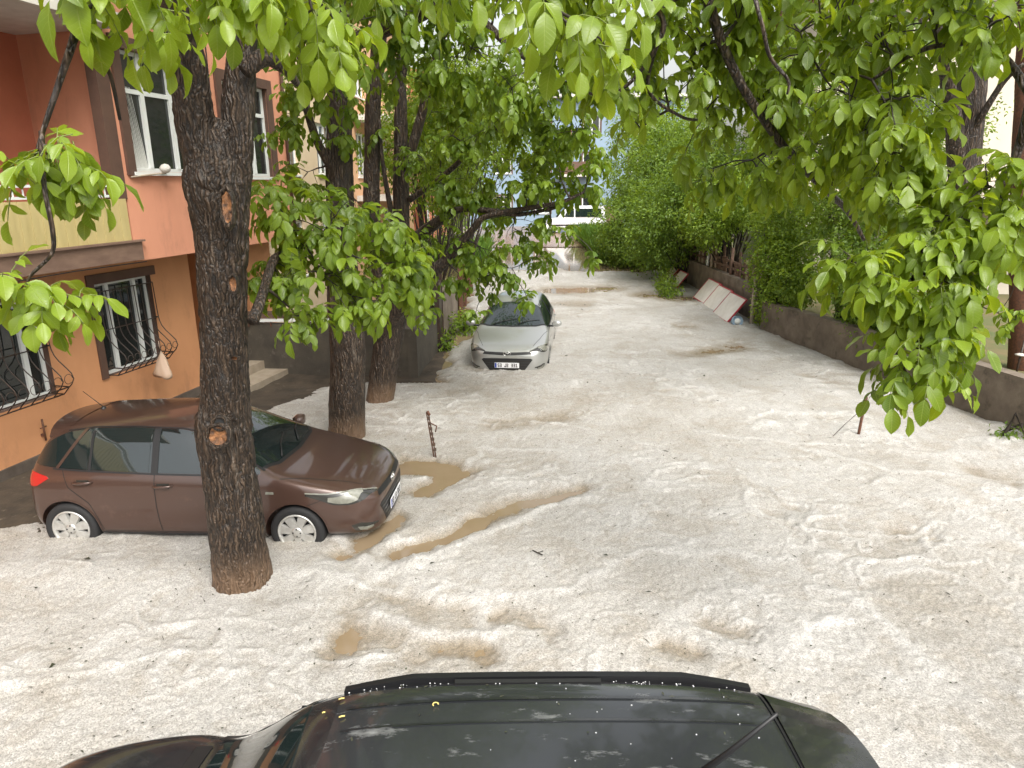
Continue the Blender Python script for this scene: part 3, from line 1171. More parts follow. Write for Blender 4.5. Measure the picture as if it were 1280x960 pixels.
# 5x7 strokes for number plates
GLYPH = {
    '0': ['111', '101', '101', '101', '111'], '1': ['010', '110', '010', '010', '111'], '2': ['111', '001', '111', '100', '111'],
    '3': ['111', '001', '111', '001', '111'], '5': ['111', '100', '111', '001', '111'], '8': ['111', '101', '111', '101', '111'],
    'J': ['001', '001', '001', '101', '111'], 'B': ['110', '101', '110', '101', '110'], 'L': ['100', '100', '100', '100', '111'],
    'D': ['110', '101', '101', '101', '110'], ' ': ['000'] * 5,
}


def number_plate(parent, X, text):
    """plate lies in X's local yz plane, facing +x"""
    b = MB()
    b.box((0, -0.26, -0.055), (0.008, 0.26, 0.055), M['plate'], X)
    o = b.build('number_plate', parent)
    b = MB()
    b.box((0.0085, -0.255, -0.05), (0.0105, -0.215, 0.05), M['plate_blue'], X)
    b.build('country_band', o)
    n = len(text)
    cw = 0.43 / n
    for i, ch in enumerate(text):
        if ch == ' ':
            continue
        b = MB()
        y0 = -0.195 + i * cw
        px, pz = cw * 0.78 / 3, 0.078 / 5
        for r, row in enumerate(GLYPH[ch]):
            for c, v in enumerate(row):
                if v == '1':
                    b.box((0.0085, y0 + c * px, 0.039 - (r + 1) * pz), (0.010, y0 + (c + 1.02) * px, 0.039 - r * pz + 0.0003), M['ink'], X)
        b.build('letter', o)


def wheel(parent, x, y, z, r, side, n_sp=7, steel=True):
    X = Matrix.Translation((x, y, z)) @ Matrix.Rotation(-math.pi / 2 * side, 4, 'X')   # local +z = outward
    b = MB()
    b.lathe([(r * 0.66, -0.17), (r * 0.9, -0.185), (r * 0.985, -0.15), (r, -0.09), (r, -0.05), (r * 0.985, -0.015), (r * 0.93, 0.012), (r * 0.80, 0.016), (r * 0.70, 0.0), (r * 0.66, -0.02)], M['rubber'], 40, X)
    o = b.build('wheel', parent)
    b = MB()
    b.lathe([(r * 0.71, -0.01), (r * 0.70, 0.012), (r * 0.655, 0.014), (r * 0.62, 0.0), (r * 0.60, -0.03)], M['rim'], 40, X)
    b.lathe([(r * 0.21, -0.02), (r * 0.20, 0.008), (r * 0.12, 0.014), (0.0, 0.015)], M['rim'], 24, X)
    for k in range(n_sp):
        t = 2 * math.pi * (k + 0.3) / n_sp
        c, s_ = math.cos(t), math.sin(t)
        T = X @ Matrix(((c, -s_, 0, 0), (s_, c, 0, 0), (0, 0, 1, 0), (0, 0, 0, 1)))
        r0, r1 = r * 0.17, r * 0.64
        w0, w1 = 0.030, 0.052
        vs = [(r0, -w0, 0.006), (r0, w0, 0.006), (r1, w1, 0.0), (r1, -w1, 0.0), (r0, -w0 - .008, -0.03), (r0, w0 + .008, -0.03), (r1, w1 + .01, -0.03), (r1, -w1 - .01, -0.03)]
        b.add([T @ Vector(v) for v in vs], [(0, 3, 2, 1), (0, 1, 5, 4), (1, 2, 6, 5), (2, 3, 7, 6), (3, 0, 4, 7)], M['rim'])
    for k in range(4):
        t = 2 * math.pi * k / 4
        b.lathe([(0.011, 0.0), (0.010, 0.017), (0, 0.018)], M['lamp_dark'], 8, X @ Matrix.Translation((r * .135 * math.cos(t), r * .135 * math.sin(t), 0)))
    b.build('rim', o)
    b = MB()
    b.lathe([(r * 0.665, -0.05), (0, -0.05)], M['black_plastic'], 30, X)  # black disc behind the spokes, stands in for the shaded gaps
    b.build('dark_gap_disc', o)


def hatch_sections():
    def half(w, zb, zs, zt, wr, zr, p7=None):
        mid = zb + (zs - zb) * 0.55
        p7 = p7 or (w * 0.94 * 0.45 + wr * 0.55 + 0.015, zs + (zr - zs) * 0.5)
        return [(0, zb), (w * .80, zb), (w * .95, zb + .04), (w * .995, zb + .17), (w, mid), (w * .985, zs - .09), (w * .955, zs), p7, (wr, zr), (wr * .55, zt - .012), (0, zt)]
    return [
        (-1.835, half(.60, .46, .80, .92, .40, .89)),
        (-1.81, half(.74, .34, .86, 1.02, .52, .99)),
        (-1.735, half(.815, .25, .93, 1.14, .60, 1.10)),
        (-1.59, half(.845, .22, .965, 1.37, .575, 1.335)),
        (-1.43, half(.86, .21, .97, 1.45, .57, 1.405)),
        (-1.05, half(.868, .20, .96, 1.47, .575, 1.415)),
        (-.55, half(.87, .19, .945, 1.50, .58, 1.44)),
        (-.05, half(.87, .19, .925, 1.485, .575, 1.425)),
        (.22, half(.87, .19, .915, 1.415, .575, 1.36)),
        (.55, half(.87, .19, .905, 1.255, .625, 1.205)),
        (.88, half(.868, .19, .90, 1.08, .69, 1.045)),
        (1.06, half(.866, .20, .895, .975, .74, .96)),
        (1.22, half(.865, .21, .865, .945, .70, .93)),
        (1.50, half(.86, .22, .81, .90, .66, .88)),
        (1.78, half(.83, .21, .755, .835, .60, .815)),
        (1.98, half(.74, .20, .685, .75, .53, .735)),
        (2.09, half(.61, .215, .61, .665, .42, .65)),
        (2.13, half(.47, .24, .54, .59, .32, .58)),
    ]


def hatchback(label, cat, loc, rz, paint, plate_text, group, pitch=0.0, roll=0.0, indicator=True):
    e = empty('parked_car', label, cat, loc, rz, group)
    e.rotation_euler = (roll, pitch, rz)
    shell = loft_body(hatch_sections(), 3)
    shell.materials.clear()
    shell.materials.append(paint)
    sk = Skin(shell)
    AX = ((1.235, .30), (-1.335, .30))
    cut = []
    for ax, az in AX:
        for sgn in (-1, 1):
            y0, y1 = sorted((sgn * 0.60, sgn * 1.0))
            cut.append(cyl_mesh(ax, az, y0, y1, 0.345, M['black_plastic']))
    body_me = boolean_cut(shell, cut)
    body_me.polygons.foreach_set('use_smooth', [True] * len(body_me.polygons))
    try:
        body_me.set_sharp_from_angle(angle=R(38))
    except Exception:
        pass
    body = bpy.data.objects.new('body', body_me)
    col.objects.link(body)
    body.parent = e
    for ax, az in AX:
        for sgn in (-1, 1):
            wheel(e, ax, sgn * 0.845, az, 0.305, sgn)
    BP = M['black_plastic']
    for sg in (1, -1):
        d = (0, -sg, 0)
        Y = sg * 0.8
        P = lambda *q: [(x, Y, z) for x, z in q]
        # dark surround of the side glazing, back to the rear window
        b = MB()
        sk.patch(b, P((.86, .955), (.4, .955), (-.3, .968), (-1.0, .99), (-1.35, 1.005), (-1.69, 1.03)),
                 P((.86, .99), (.70, 1.09), (.48, 1.215), (.24, 1.325), (-.05, 1.385), (-.55, 1.405), (-1.05, 1.392), (-1.36, 1.352), (-1.56, 1.26), (-1.71, 1.07)), M['car_glass'], d, 0.003, 40, 8)
        b.build('window_surround', e)
        b = MB()
        sk.ribbon(b, P((.84, .945), (.4, .945), (-.3, .958), (-1.0, .98), (-1.45, 1.0)), 0.018, BP, d, 0.006, 40)
        sk.ribbon(b, P((.80, 1.04), (.48, 1.225), (.24, 1.335), (-.05, 1.393), (-.55, 1.412), (-1.05, 1.40), (-1.36, 1.362)), 0.016, BP, d, 0.006, 40)
        sk.ribbon(b, P((-.30, .965), (-.325, 1.395)), 0.075, BP, d, 0.007, 12)
        sk.ribbon(b, P((-1.03, .985), (-1.05, 1.37)), 0.03, BP, d, 0.007, 12)
        sk.ribbon(b, P((-1.40, 1.005), (-1.27, 1.20), (-1.14, 1.385)), 0.035, paint, d, 0.011, 12)
        b.build('window_trim', e)
        for nm, lo, hi in (
                ('front_side_window', P((.66, .965), (-.25, .975)), P((.66, 1.07), (.46, 1.19), (.22, 1.30), (-.05, 1.362), (-.27, 1.375))),
                ('rear_side_window', P((-.37, .978), (-1.00, .995)), P((-.38, 1.383), (-.7, 1.383), (-1.02, 1.368))),
                ('quarter_window', P((-1.07, .998), (-1.34, 1.01)), P((-1.08, 1.365), (-1.16, 1.355), (-1.36, 1.04)))):
            b = MB()
            sk.patch(b, lo, hi, M['car_glass'], d, 0.008, 20, 6)
            b.build(nm, e)
        # door seams, crease, sill moulding
        b = MB()
        for ln in (P((.80, .94), (.79, .70), (.74, .45), (.66, .30)), P((-.30, .955), (-.30, .60), (-.28, .30)),
                   P((-1.34, 1.0), (-1.28, .80), (-1.06, .62), (-.99, .45), (-.95, .30)), P((.66, .285), (-.95, .285))):
            sk.ribbon(b, ln, 0.009, M['ink'], d, 0.0018, 26)
        sk.ribbon(b, [(1.08, sg * .80, .90), (1.3, sg * .73, .90), (1.60, sg * .66, .865), (1.92, sg * .54, .78)], 0.009, M['ink'], (0, 0, -1), 0.0018, 26)
        sk.ribbon(b, [(1.36, sg * .86, .62), (1.52, sg * .84, .68)], 0.007, M['ink'], d, 0.0018, 8)
        b.build('panel_gap', e)
        b = MB()
        sk.patch(b, P((.9, .20), (-1.0, .20)), P((.9, .265), (-1.0, .265)), BP, d, 0.006, 20, 2)
        b.build('sill_moulding', e)
        # handles
        for hx, hz in ((-.20, .835), (-1.10, .865)):
            b = MB()
            q, nr = sk.hit((hx, Y, hz), d, 0)
            X = Matrix.Translation(q) @ Matrix.Rotation(R(-3), 4, 'Y')
            vs = []
            pr = [(-.11, 0, .0), (-.10, .026, .016), (-.05, .038, .019), (.03, .038, .018), (.09, .026, .014), (.11, 0, .0)]
            for px_, py_, hh in pr:
                hh = max(hh, .006)
                vs += [X @ Vector((px_, sg * (py_ - .003), hh)), X @ Vector((px_, sg * (py_ + .010), hh * .5)), X @ Vector((px_, sg * (py_ + .010), -hh * .6)), X @ Vector((px_, sg * (py_ - .003), -hh))]
            fs = []
            for i in range(len(pr) - 1):
                for j in range(4):
                    fs.append((i * 4 + j, i * 4 + (j + 1) % 4, i * 4 + 4 + (j + 1) % 4, i * 4 + 4 + j))
            fs += [(0, 3, 2, 1), (20, 21, 22, 23)]
            b.add(vs, fs, paint, True)
            h = b.build('door_handle', e)
            b = MB()
            sk.patch(b, P((hx - .075, hz - .028), (hx + .065, hz - .03)), P((hx - .075, hz + .026), (hx + .065, hz + .028)), M['lamp_dark'], d, 0.0025, 8, 3)  # flat dark patch painted for the shade inside the handle cup
            b.build('handle_recess_shade', h)
        # mirror
        b = MB()
        mc = Vector((.70, sg * .985, 1.0))
        prof = []
        for i in range(9):
            t = i / 8
            prof.append((math.sin(math.pi * (0.06 + 0.88 * t)), t))
        vs, fs = [], []
        for s_, t in prof:
            for k in range(12):
                a = 2 * math.pi * k / 12
                sq = lambda u: math.copysign(abs(u) ** 0.6, u)
                vs.append(mc + Vector((.065 * s_ ** .5 * sq(math.cos(a)), sg * (t - .5) * .21, .068 * s_ ** .5 * sq(math.sin(a)) + .01 * t)))
        for i in range(8):
            for k in range(12):
                fs.append((i * 12 + k, i * 12 + (k + 1) % 12, i * 12 + 12 + (k + 1) % 12, i * 12 + 12 + k))
        fs += [tuple(range(12))[::-1], tuple(range(96, 108))]
        b.add(vs, fs, paint, True)
        q, nr = sk.hit((.72, Y, .955), d, 0)
        b.tube([q, Vector((.71, sg * .90, .955)), mc - Vector((0, sg * .06, .04))], .022, BP, 8)
        mo = b.build('wing_mirror', e)
        b = MB()
        b.box((mc.x - .070, mc.y - .085, mc.z - .045), (mc.x - .060, mc.y + .085, mc.z + .05), M['chrome'])
        b.build('mirror_glass', mo)
        # headlamp: swept-back dark housing, chrome edge, pale lens
        dl = (-.55, -sg * .84, -.1)
        LO = [(1.36, sg * .84, .735), (1.50, sg * .83, .69), (1.66, sg * .80, .625), (1.82, sg * .75, .61), (1.97, sg * .62, .63), (2.06, sg * .47, .65)]
        HI = [(1.36, sg * .83, .765), (1.55, sg * .80, .745), (1.77, sg * .73, .715), (1.95, sg * .59, .69), (2.05, sg * .47, .672)]
        b = MB()
        sk.patch(b, LO, HI, M['lamp_dark'], None, 0.004, 22, 6)
        hl = b.build('headlight', e)
        b = MB()
        sk.patch(b, [(1.60, sg * .81, .665), (1.70, sg * .785, .637), (1.80, sg * .735, .627), (1.90, sg * .63, .64)], [(1.60, sg * .79, .705), (1.74, sg * .735, .695), (1.89, sg * .60, .675)], M['lamp_glass'], None, 0.010, 12, 5)
        b.build('lens', hl)
        b = MB()
        sk.ribbon(b, HI, 0.016, M['lamp_glass'], None, 0.012, 24)
        b.build('light_strip', hl)
        # fog lamp recess
        b = MB()
        sk.patch(b, [(1.86, sg * .74, .30), (1.985, sg * .52, .285)], [(1.83, sg * .78, .37), (1.90, sg * .70, .395), (1.985, sg * .54, .35)], M['lamp_dark'], None, 0.004, 10, 4)
        fl = b.build('fog_lamp_recess', e)
        b = MB()
        sk.patch(b, [(1.89, sg * .71, .315), (1.965, sg * .57, .305)], [(1.875, sg * .72, .35), (1.965, sg * .585, .335)], M['lamp_glass'], None, 0.009, 8, 3)
        b.build('fog_lamp', fl)
        # tail lamp
        b = MB()
        sk.patch(b, [(-1.50, sg * .85, .90), (-1.66, sg * .82, .80), (-1.79, sg * .74, .79), (-1.83, sg * .58, .82)], [(-1.52, sg * .84, .925), (-1.68, sg * .80, .965), (-1.78, sg * .70, .95), (-1.825, sg * .55, .90)], M['red_lamp'], None, 0.007, 14, 5)
        b.build('taillight', e)
        b = MB()
        sk.patch(b, P((.93, .755), (1.02, .755)), P((.935, .785), (1.02, .78)), M['lamp_glass'], d, 0.006, 6, 3)
        b.build('side_indicator', e)
        # arch lip
        for ax, az in AX:
            b = MB()
            arc = [(ax + .352 * math.cos(R(t)), Y, az + .352 * math.sin(R(t))) for t in range(-10, 191, 8)]
            sk.ribbon(b, arc, 0.014, paint, d, 0.006, 36)
            b.build('arch_lip', e)
    # windscreen and rear window
    b = MB()
    sk.patch(b, [(.90, -.75, 1.0), (1.01, -.55, 1.0), (1.055, 0, 1.0), (1.01, .55, 1.0), (.90, .75, 1.0)], [(.26, -.56, 1.35), (.19, -.35, 1.4), (.17, 0, 1.4), (.19, .35, 1.4), (.26, .56, 1.35)], M['black_plastic'], (0, 0, -1), 0.003, 30, 14)
    ws = b.build('windscreen_seal', e)
    b = MB()
    sk.patch(b, [(.87, -.72, 1.0), (.975, -.53, 1.0), (1.015, 0, 1.0), (.975, .53, 1.0), (.87, .72, 1.0)], [(.29, -.545, 1.35), (.225, -.35, 1.4), (.205, 0, 1.4), (.225, .35, 1.4), (.29, .545, 1.35)], M['car_glass'], (0, 0, -1), 0.007, 30, 14)
    b.build('windscreen', e)
    b = MB()
    sk.patch(b, [(-1.9, -.55, 1.07), (-1.9, .55, 1.07)], [(-1.6, -.47, 1.36), (-1.6, .47, 1.36)], M['car_glass'], (1, 0, 0), 0.006, 14, 8)
    b.build('rear_window', e)
    for y0, x1, y1 in ((-.42, .80, .12), (.12, .79, .60)):
        b = MB()
        p0, _ = sk.hit((.97, y0, 1), (0, 0, -1), .02)
        p1, _ = sk.hit((x1 + .06, (y0 + y1) / 2, 1), (0, 0, -1), .022)
        p2, _ = sk.hit((x1, y1, 1), (0, 0, -1), .018)
        b.tube([p0, p1, p2], [.010, .008, .005], BP, 6)
        b.build('wiper', e)
    # short roof spoiler over the rear window
    b = MB()
    vs, n = [], 14
    for i in range(n + 1):
        t = -1 + 2 * i / n
        y = .575 * t
        q0, _ = sk.hit((-1.36, y, 1.6), (0, 0, -1), .006)
        zt = q0.z - .035 - .02 * t * t
        xe = -1.69 + .10 * t * t
        vs += [q0, (xe, y, zt), (xe + .012, y, zt - .03), (-1.48, y, zt - .05)]
    fs = []
    for i in range(n):
        for j in range(4):
            fs.append((i * 4 + j, i * 4 + (j + 1) % 4, i * 4 + 4 + (j + 1) % 4, i * 4 + 4 + j))
    fs += [(3, 2, 1, 0), (n * 4, n * 4 + 1, n * 4 + 2, n * 4 + 3)]
    b.add(vs, fs, paint, False)
    b.build('spoiler', e)
    # front: slit, emblem, wide lower grille, plate
    b = MB()
    sk.patch(b, [(2.0, -.52, .612), (2.03, 0, .588), (2.0, .52, .612)], [(2.0, -.48, .66), (2.03, 0, .645), (2.0, .48, .66)], BP, (-1, 0, 0), 0.004, 20, 3)
    b.build('upper_grille', e)
    b = MB()
    sk.patch(b, [(2.05, -.36, .255), (2.06, 0, .25), (2.05, .36, .255)], [(2.05, -.54, .50), (2.06, -.5, .525), (2.06, 0, .53), (2.06, .5, .525), (2.05, .54, .50)], BP, (-1, 0, 0), 0.005, 24, 8)
    g = b.build('lower_grille', e)
    b = MB()
    for k in range(4):
        z = .30 + .055 * k
        hw = .37 + .045 * k
        sk.ribbon(b, [(2.05, -hw, z), (2.06, 0, z), (2.05, hw, z)], 0.012, M['lamp_dark'], (-1, 0, 0), 0.010, 20)
    b.build('grille_bar', g)
    b = MB()
    lp = [(2.05, -.36, .243), (2.06, 0, .238), (2.05, .36, .243)]
    sk.ribbon(b, lp, 0.014, M['chrome'], (-1, 0, 0), 0.008, 20)
    b.build('grille_trim', g)
    q, nr = sk.hit((2.12, 0, .385), (-1, 0, 0), .02)
    number_plate(e, Matrix.Translation((q.x + .004, 0, .385)), plate_text)
    q, nr = sk.hit((2.04, 0, .622), (-1, 0, 0), .014)
    b = MB()
    ring = [q + Vector((.010 * math.cos(0), .075 * math.cos(a), .042 * math.sin(a))) for a in [2 * math.pi * k / 20 for k in range(21)]]
    b.tube(ring, .0055, M['chrome'], 6, False)
    for sg in (-1, 1):
        b.tube([q + Vector((.010, sg * .030 - .012, -.024)), q + Vector((.010, sg * .022 + .012, .024))], .006, M['chrome'], 6)
    b.tube([q + Vector((.010, -.024, -.004)), q + Vector((.010, .024, .005))], .005, M['chrome'], 6)
    b.build('emblem', e)
    # roof aerial, bumper seam
    q, nr = sk.hit((-1.30, 0, 1.5), (0, 0, -1), 0)
    b = MB()
    b.lathe([(.035, -.01), (.026, .014), (.010, .026), (0, .028)], BP, 12, Matrix.Translation(q))
    b.tube([q + Vector((0, 0, .02)), q + Vector((-.22, 0, .21))], [.005, .003], BP, 6)
    b.build('aerial', e)
    return e


def suv_sections():
    def half(w, zb, zs, zt, wr, zr):
        mid = zb + (zs - zb) * 0.55
        return [(0, zb), (w * .82, zb), (w * .95, zb + .05), (w * .995, zb + .2), (w, mid), (w * .99, zs - .10), (w * .965, zs), (w * .42 + wr * .58 + .02, zs + (zr - zs) * .5), (wr, zr), (wr * .6, zt - .008), (0, zt)]
    return [
        (-1.93, half(.66, .50, .90, 1.02, .5, 1.0)),
        (-1.88, half(.78, .36, .98, 1.16, .56, 1.13)),
        (-1.79, half(.86, .30, 1.02, 1.50, .57, 1.46)),
        (-1.62, half(.885, .28, 1.04, 1.615, .60, 1.575)),
        (-1.25, half(.895, .27, 1.03, 1.655, .635, 1.62)),
        (-.55, half(.90, .26, 1.02, 1.672, .65, 1.64)),
        (.10, half(.90, .26, 1.01, 1.66, .65, 1.625)),
        (.42, half(.90, .26, 1.0, 1.615, .63, 1.575)),
        (.62, half(.90, .26, 1.0, 1.50, .65, 1.45)),
        (.90, half(.90, .26, .99, 1.24, .71, 1.20)),
        (1.10, half(.905, .26, 1.05, 1.16, .80, 1.14)),
        (1.25, half(.905, .27, 1.06, 1.15, .81, 1.135)),
        (1.60, half(.90, .28, 1.02, 1.10, .79, 1.085)),
        (1.90, half(.87, .27, .95, 1.03, .73, 1.015)),
        (2.06, half(.78, .27, .83, .92, .60, .90)),
        (2.12, half(.56, .30, .60, .66, .38, .64)),
    ]


def suv(label, loc, rz):
    e = empty('parked_car', label, 'car', loc, rz)
    paint = M['black_paint']
    shell = loft_body(suv_sections(), 3)
    shell.materials.clear()
    shell.materials.append(paint)
    sk = Skin(shell)
    AX = ((1.28, .35), (-1.27, .35))
    cut = []
    for ax, az in AX:
        for sgn in (-1, 1):
            y0, y1 = sorted((sgn * 0.62, sgn * 1.05))
            cut.append(cyl_mesh(ax, az, y0, y1, 0.395, M['black_plastic']))
    me = boolean_cut(shell, cut)
    me.polygons.foreach_set('use_smooth', [True] * len(me.polygons))
    try:
        me.set_sharp_from_angle(angle=R(38))
    except Exception:
        pass
    body = bpy.data.objects.new('body', me)
    col.objects.link(body)
    body.parent = e
    for ax, az in AX:
        for sgn in (-1, 1):
            wheel(e, ax, sgn * .875, az, .35, sgn, 5)
    BP = M['black_plastic']
    UP = (0, 0, -1)
    # roof panel, wet and dusty, with two pressed ribs
    b = MB()
    sk.patch(b, [(-1.50, -.555, 1.7), (.35, -.545, 1.7)], [(-1.50, .555, 1.7), (.35, .545, 1.7)], M['black_roof'], UP, 0.004, 26, 22)
    rp = b.build('roof_panel', e)
    b = MB()
    for sg in (-1, 1):
        for off, wd in ((.44, .016), (.30, .010)):
            sk.ribbon(b, [(-1.46, sg * off, 1.7), (.30, sg * (off - .02), 1.7)], wd, M['black_paint'], UP, 0.010, 24)
    b.build('roof_rib', rp)
    b = MB()
    sk.ribbon(b, [(-1.515, -.56, 1.7), (-1.53, 0, 1.7), (-1.515, .56, 1.7)], 0.012, M['ink'], UP, 0.005, 20)
    sk.ribbon(b, [(-1.50, -.61, 1.7), (-1.82, -.50, 1.7), (-1.84, 0, 1.6), (-1.82, .50, 1.7), (-1.50, .61, 1.7)], 0.010, M['ink'], UP, 0.003, 30)
    b.build('panel_gap', e)
    # low roof rails along both edges
    for sg in (-1, 1):
        b = MB()
        pts, rad = [], []
        for i in range(19):
            t = i / 18
            x = .36 - 1.86 * t
            q, nr = sk.hit((x, sg * .622, 1.7), UP, 0)
            e0 = min(1, 6 * t, 6 * (1 - t))
            pts.append(Vector((x, sg * (.63 - .02 * (1 - e0)), q.z * .35 + 1.605 * .65 + .034 * e0 - .016)))
        for i in range(18):
            a, c = pts[i], pts[i + 1]
            for u, v in ((a, c),):
                vs = []
                for p in (u, v):
                    vs += [p + Vector((0, -.024, -.05)), p + Vector((0, -.017, .006)), p + Vector((0, .017, .006)), p + Vector((0, .026, -.06))]
                b.add(vs, [(0, 1, 5, 4), (1, 2, 6, 5), (2, 3, 7, 6), (3, 0, 4, 7)] + ([(3, 2, 1, 0)] if i == 0 else []) + ([(4, 5, 6, 7)] if i == 17 else []), M['rail_black'], False)
        rl = b.build('roof_rail', e)
        b = MB()
        q, _ = sk.hit((-.45, sg * .57, 1.7), UP, 0)
        b.box((q.x - .36, q.y - .012, q.z - .01), (q.x + .30, q.y + .012, q.z + .014), M['ink'])
        b.build('roof_rail_mount', rl)
        d = (0, -sg, 0)
        Y = sg * .8
        P = lambda *q: [(x, Y, z) for x, z in q]
        b = MB()
        sk.patch(b, P((.95, 1.05), (.2, 1.06), (-.6, 1.075), (-1.3, 1.10), (-1.7, 1.14)), P((.95, 1.10), (.72, 1.33), (.48, 1.50), (.1, 1.565), (-.6, 1.575), (-1.2, 1.55), (-1.6, 1.42), (-1.7, 1.2)), M['car_glass'], d, .004, 34, 8)
        sw = b.build('side_window', e)
        b = MB()
        for x in (-.22, -1.02):
            sk.ribbon(b, P((x, 1.06), (x - .02, 1.56)), .07, BP, d, .009, 10)
        b.build('window_pillar', sw)
        b = MB()
        for ln in (P((.80, 1.0), (.78, .5), (.70, .35)), P((-.22, 1.03), (-.2, .38)), P((-1.25, 1.06), (-1.05, .75), (-.92, .40))):
            sk.ribbon(b, ln, .009, M['ink'], d, .002, 20)
        b.build('door_gap', e)
        for hx in (-.12, -1.0):
            b = MB()
            q, nr = sk.hit((hx, Y, .92), d, 0)
            b.box((q.x - .09, q.y - .03, q.z - .012), (q.x + .09, q.y + .03, q.z + .012), paint)
            b.build('door_handle', e)
        b = MB()
        q, nr = sk.hit((.66, Y, 1.05), d, 0)
        b.box((q.x - .05, min(q.y + sg * .02, q.y + sg * .20), q.z - .05), (q.x + .06, max(q.y + sg * .02, q.y + sg * .20), q.z + .06), paint)
        b.build('wing_mirror', e)
        b = MB()
        sk.patch(b, [(1.72, sg * .86, .80), (2.02, sg * .66, .76)], [(1.70, sg * .84, .88), (2.0, sg * .62, .83)], M['lamp_glass'], None, .006, 10, 4)
        b.build('headlight', e)
        b = MB()
        sk.patch(b, [(-1.80, sg * .86, .92), (-1.96, sg * .76, .90)], [(-1.82, sg * .82, 1.10), (-1.93, sg * .72, 1.08)], M['red_lamp'], None, .006, 8, 4)
        b.build('taillight', e)
    # windscreen, rear window
    b = MB()
    sk.patch(b, [(1.0, -.72, 1.1), (1.09, 0, 1.1), (1.0, .72, 1.1)], [(.50, -.58, 1.5), (.46, 0, 1.5), (.50, .58, 1.5)], M['car_glass'], UP, .006, 26, 10)
    b.build('windscreen', e)
    b = MB()
    for sg in (-1, 1):
        sk.ribbon(b, [(1.03, sg * .775, 1.1), (.75, sg * .70, 1.3), (.46, sg * .615, 1.5)], .05, BP, UP, .008, 16)
    sk.ribbon(b, [(1.10, -.72, 1.1), (1.17, 0, 1.1), (1.10, .72, 1.1)], .09, BP, UP, .006, 16)
    b.build('windscreen_seal', e)
    b = MB()
    sk.patch(b, [(-1.95, -.56, 1.17), (-1.95, .56, 1.17)], [(-1.87, -.5, 1.46), (-1.87, .5, 1.46)], M['car_glass'], (1, 0, 0), .006, 14, 6)
    b.build('rear_window', e)
    # tailgate spoiler
    b = MB()
    vs, n = [], 16
    for i in range(n + 1):
        t = -1 + 2 * i / n
        y = .64 * t
        y = .60 * t
        xe = -1.86 + .17 * t ** 4
        q0, _ = sk.hit((-1.53, y, 1.8), UP, .012)
        zt = q0.z
        vs += [q0, (xe, y, zt - .06), (xe + .015, y, zt - .085), (-1.60, y, zt - .09)]
    fs = []
    for i in range(n):
        for j in range(4):
            fs.append((i * 4 + j, i * 4 + (j + 1) % 4, i * 4 + 4 + (j + 1) % 4, i * 4 + 4 + j))
    fs += [(3, 2, 1, 0), (n * 4, n * 4 + 1, n * 4 + 2, n * 4 + 3)]
    b.add(vs, fs, paint, False)
    b.build('spoiler', e)
    # aerial: a short whip raked back from the roof
    b = MB()
    q, _ = sk.hit((-1.02, 0.06, 1.7), UP, 0)
    b.lathe([(.045, -.01), (.034, .014), (.018, .03), (0, .034)], BP, 14, Matrix.Translation(q))
    b.tube([q + Vector((0, 0, .02)), q + Vector((-.15, .03, .20)), q + Vector((-.29, .07, .40))], [.014, .011, .006], BP, 8)
    b.build('aerial', e)
    b = MB()
    sk.patch(b, [(2.1, -.45, .55), (2.1, .45, .55)], [(2.1, -.5, .72), (2.1, .5, .72)], BP, (-1, 0, 0), .006, 12, 4)
    b.build('grille', e)
    return e, sk


car_cfg = hatchback('brown hatchback half sunk in hail behind the thick forked walnut trunk', 'car', (-3.57, 7.92, -0.185), R(-3.0), M['brown_paint'], '53 LB 812', 'cars buried in hail', roll=R(-0.5))
hatchback('silver hatchback parked facing the camera with green leaves on its roof', 'car', (0.12, 16.5, -0.265), R(-90 - 6.0), M['silver_paint'], '53 JB 331', 'cars buried in hail')
suv_e, suv_sk = suv('black car seen from above at the bottom edge, roof rails wet', (-0.42, 2.12, 0.005), R(180))


